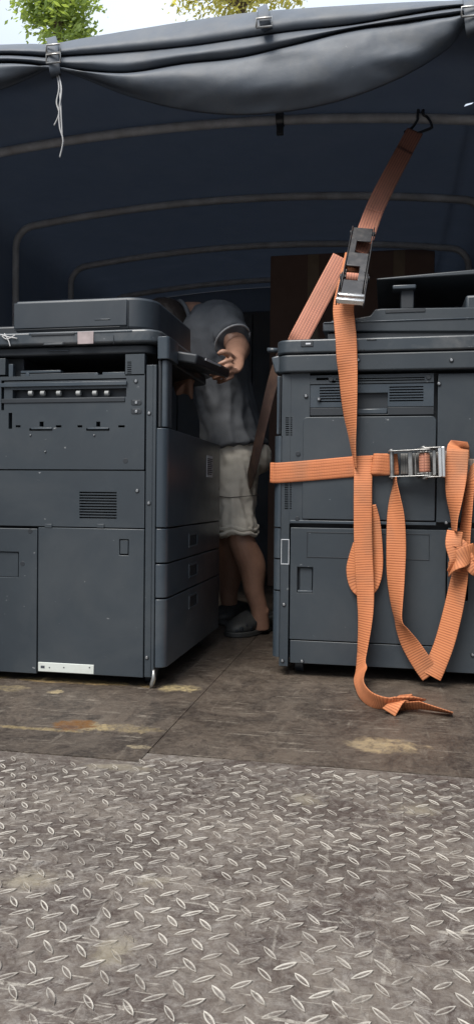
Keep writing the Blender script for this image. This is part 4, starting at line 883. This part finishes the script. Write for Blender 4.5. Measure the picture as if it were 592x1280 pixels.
# shorts
bm = NB()
loft(bm, [(P(293, 548, 2.85), .10, .155), (P(293, 568, 2.85), .102, .158), (P(293, 592, 2.85), .09, .15)], 24, 4)
loft(bm, [(P(294, 570, 2.80), .088, .10), (P(293, 605, 2.755), .078, .092), (P(293.5, 640, 2.725), .070, .084), (P(295, 660, 2.712), .073, .082), (P(296, 667, 2.71), .070, .08)], 22, 5)
loft(bm, [(P(290, 570, 2.92), .088, .10), (P(287, 605, 2.93), .078, .092), (P(285, 640, 2.94), .070, .084), (P(285, 664, 2.945), .073, .082)], 22, 5)
ball(bm, P(327, 572, 2.86), .030, .05, .055)
fuse('shorts', bm, M['shorts'], per, .0065, 4, .010, 20)
bm = NB()
for zz, r, th in ((660, .073, .0085), (665.5, .0755, .0075)):
    cc = P(294.8, zz, 2.712); pts = []
    for k in range(37):
        a = 2 * pi * k / 36; wv = 1 + .03 * sin(5 * a + zz); pts.append(cc + V((r * wv * cos(a), r * 1.13 * wv * sin(a), .005 * sin(3 * a + zz) + .004 * sin(7 * a))))
    tube(bm, pts, th, 10)
obj('rolled_hem', bm, M['shorts'], per, smooth=True)
bm = NB(); pts = []
for k in range(15):
    a = pi * (1.0 + k / 14); t = k / 14; dip = -.012 * (1 - abs(2 * t - 1) ** .9) * 1.0
    c = P(293.6, 618, 2.742); pts.append(c + V((.086 * cos(a), .100 * sin(a), dip)))
tube(bm, pts, .0016, 6); obj('seam_line', bm, M['seam'], per, smooth=True)
# clogs
def clog(heel, toe, h0):
    d = (toe - heel); L = d.length; d.normalize(); up = V((0, 0, 1)); sd2 = up.cross(d)
    bm = NB()
    ring = [(-.02, .030, .030, .03), (.0, .040, .036, .034), (.25, .040, .042, .040), (.45, .044, .044, .044), (.68, .052, .036, .036), (.86, .047, .028, .030), (.97, .030, .020, .022), (1.02, .012, .010, .018)]
    loft(bm, [(heel + d * (L * t) + up * zc, w_, h_) for t, w_, h_, zc in ring], 20, 5, side=sd2)
    o = fuse('clog', bm, M['clog'], per, .006, 3)
    bm = NB(); outl = []
    for sgn in (1, -1):
        for t, w_ in ([(-.03, .02), (.02, .038), (.3, .041), (.65, .054), (.85, .050), (.98, .032), (1.03, .012)][::sgn]):
            p = heel + d * (L * t) + sd2 * (w_ * sgn * 1.04); outl.append((p.x, p.y))
    prism(bm, outl, .001, .020, 'z'); obj('sole', bm, M['clog'], o, bevel=.004)
    return o, d, sd2, L
hl, tl = PZ(333, 786, 0), PZ(288, 797, 0)
o, d, sd2, L = clog(hl, tl, 0)
from mathutils.bvhtree import BVHTree
bt = BVHTree.FromPolygons([v.co + wloc(o) for v in o.data.vertices], [list(p.vertices) for p in o.data.polygons])
for (px, py, rr, m_) in ((296, 789, .007, 'plastic_dark'), (302, 786.5, .0085, 'plastic_dark'), (308, 781, .006, 'plastic_dark'), (314.5, 786, .009, 'plastic_dark'), (320, 779, .006, 'plastic_dark'), (327, 783.5, .008, 'label')):
    hit = bt.ray_cast(CAMP, ray(px, py))
    if hit[0] is None: continue
    bm = NB(); ball(bm, hit[0], rr * 1.25, rr, .0022, hit[1].to_track_quat('Z', 'X').to_matrix(), 14); obj('vent_hole' if m_ != 'label' else 'strap_rivet', bm, M[m_], o, smooth=True)
bm = NB(); pts = [hl.lerp(tl, .42) + sd2 * s * .045 + V((0, 0, z)) for s, z in ((1, .055), (1.0, .075))]
pts = [hl.lerp(tl, .40) + sd2 * .046 + V((0, 0, .05)), hl + sd2 * .045 + V((.01, 0, .058)), hl + V((.045, 0, .06)) * 1.0, hl - sd2 * .045 + V((.01, 0, .058)), hl.lerp(tl, .40) - sd2 * .046 + V((0, 0, .05))]
tube(bm, pts, .007, 8, 6); obj('heel_strap', bm, M['clog'], o, smooth=True)
clog(PZ(299, 776, 0) + V((.01, .05, 0)), PZ(268, 783, 0) + V((0, .03, 0)), 0)

# ------------------------------------------------------------------ trees beyond the truck
def tree(base, crown_c, rx, rz, n_clump, leaf_n, m, label, seed, sparse):
    rnd = random.Random(seed); t = thing('leafy_tree', base, label, 'tree')
    bm = NB(); top = V(crown_c)
    tube(bm, [V(base), V(base).lerp(top, .5) + V((.15, .1, 0)), top, top + V((0, 0, rz * .7))], [.16, .11, .06, .015], 10, 5)
    cl = []
    for k in range(n_clump):
        while True:
            v = V((rnd.uniform(-1, 1), rnd.uniform(-1, 1), rnd.uniform(-1, 1)))
            if v.length < 1: break
        c = top + V((v.x * rx, v.y * rx, v.z * rz)); cl.append(c)
        if k % 2 == 0: tube(bm, [top + V((0, 0, v.z * rz * .5 - .3)), top.lerp(c, .6) + V((0, 0, -.05)), c], [.03, .016, .006], 6, 3)
    obj('trunk', bm, M['bark'], t, smooth=True)
    bm = NB()
    for c in cl:
        cr = rnd.uniform(.14, .30)
        for k in range(leaf_n):
            p = c + V((rnd.gauss(0, 1), rnd.gauss(0, 1), rnd.gauss(0, .8))) * cr * .6
            q = V((rnd.gauss(0, 1), rnd.gauss(0, 1), rnd.gauss(0, 1))).normalized(); r_ = q.orthogonal(); s = rnd.uniform(.02, .046); u = q.cross(r_)
            vs_ = [bm.verts.new(p + a) for a in (r_ * -s, u * s * .45 + q * s * .12, r_ * s, u * -s * .45 + q * s * .12)]
            bm.faces.new(vs_)
    obj('crown', bm, m, t, recalc=False)
c = P(70, 2, 10); tree((c.x, 10, -1.15), (c.x, 10, c.z), .5, .8, 50, 120, M['leaf'], 'green leafy tree whose narrow crown shows above the tarpaulin at the left', 3, 0)
c = P(300, -25, 11); tree((c.x, 11, -1.15), (c.x, 11, c.z), 1.15, .62, 56, 80, M['leaf_y'], 'sparse yellow green tree above the middle of the tarpaulin', 5, 0)
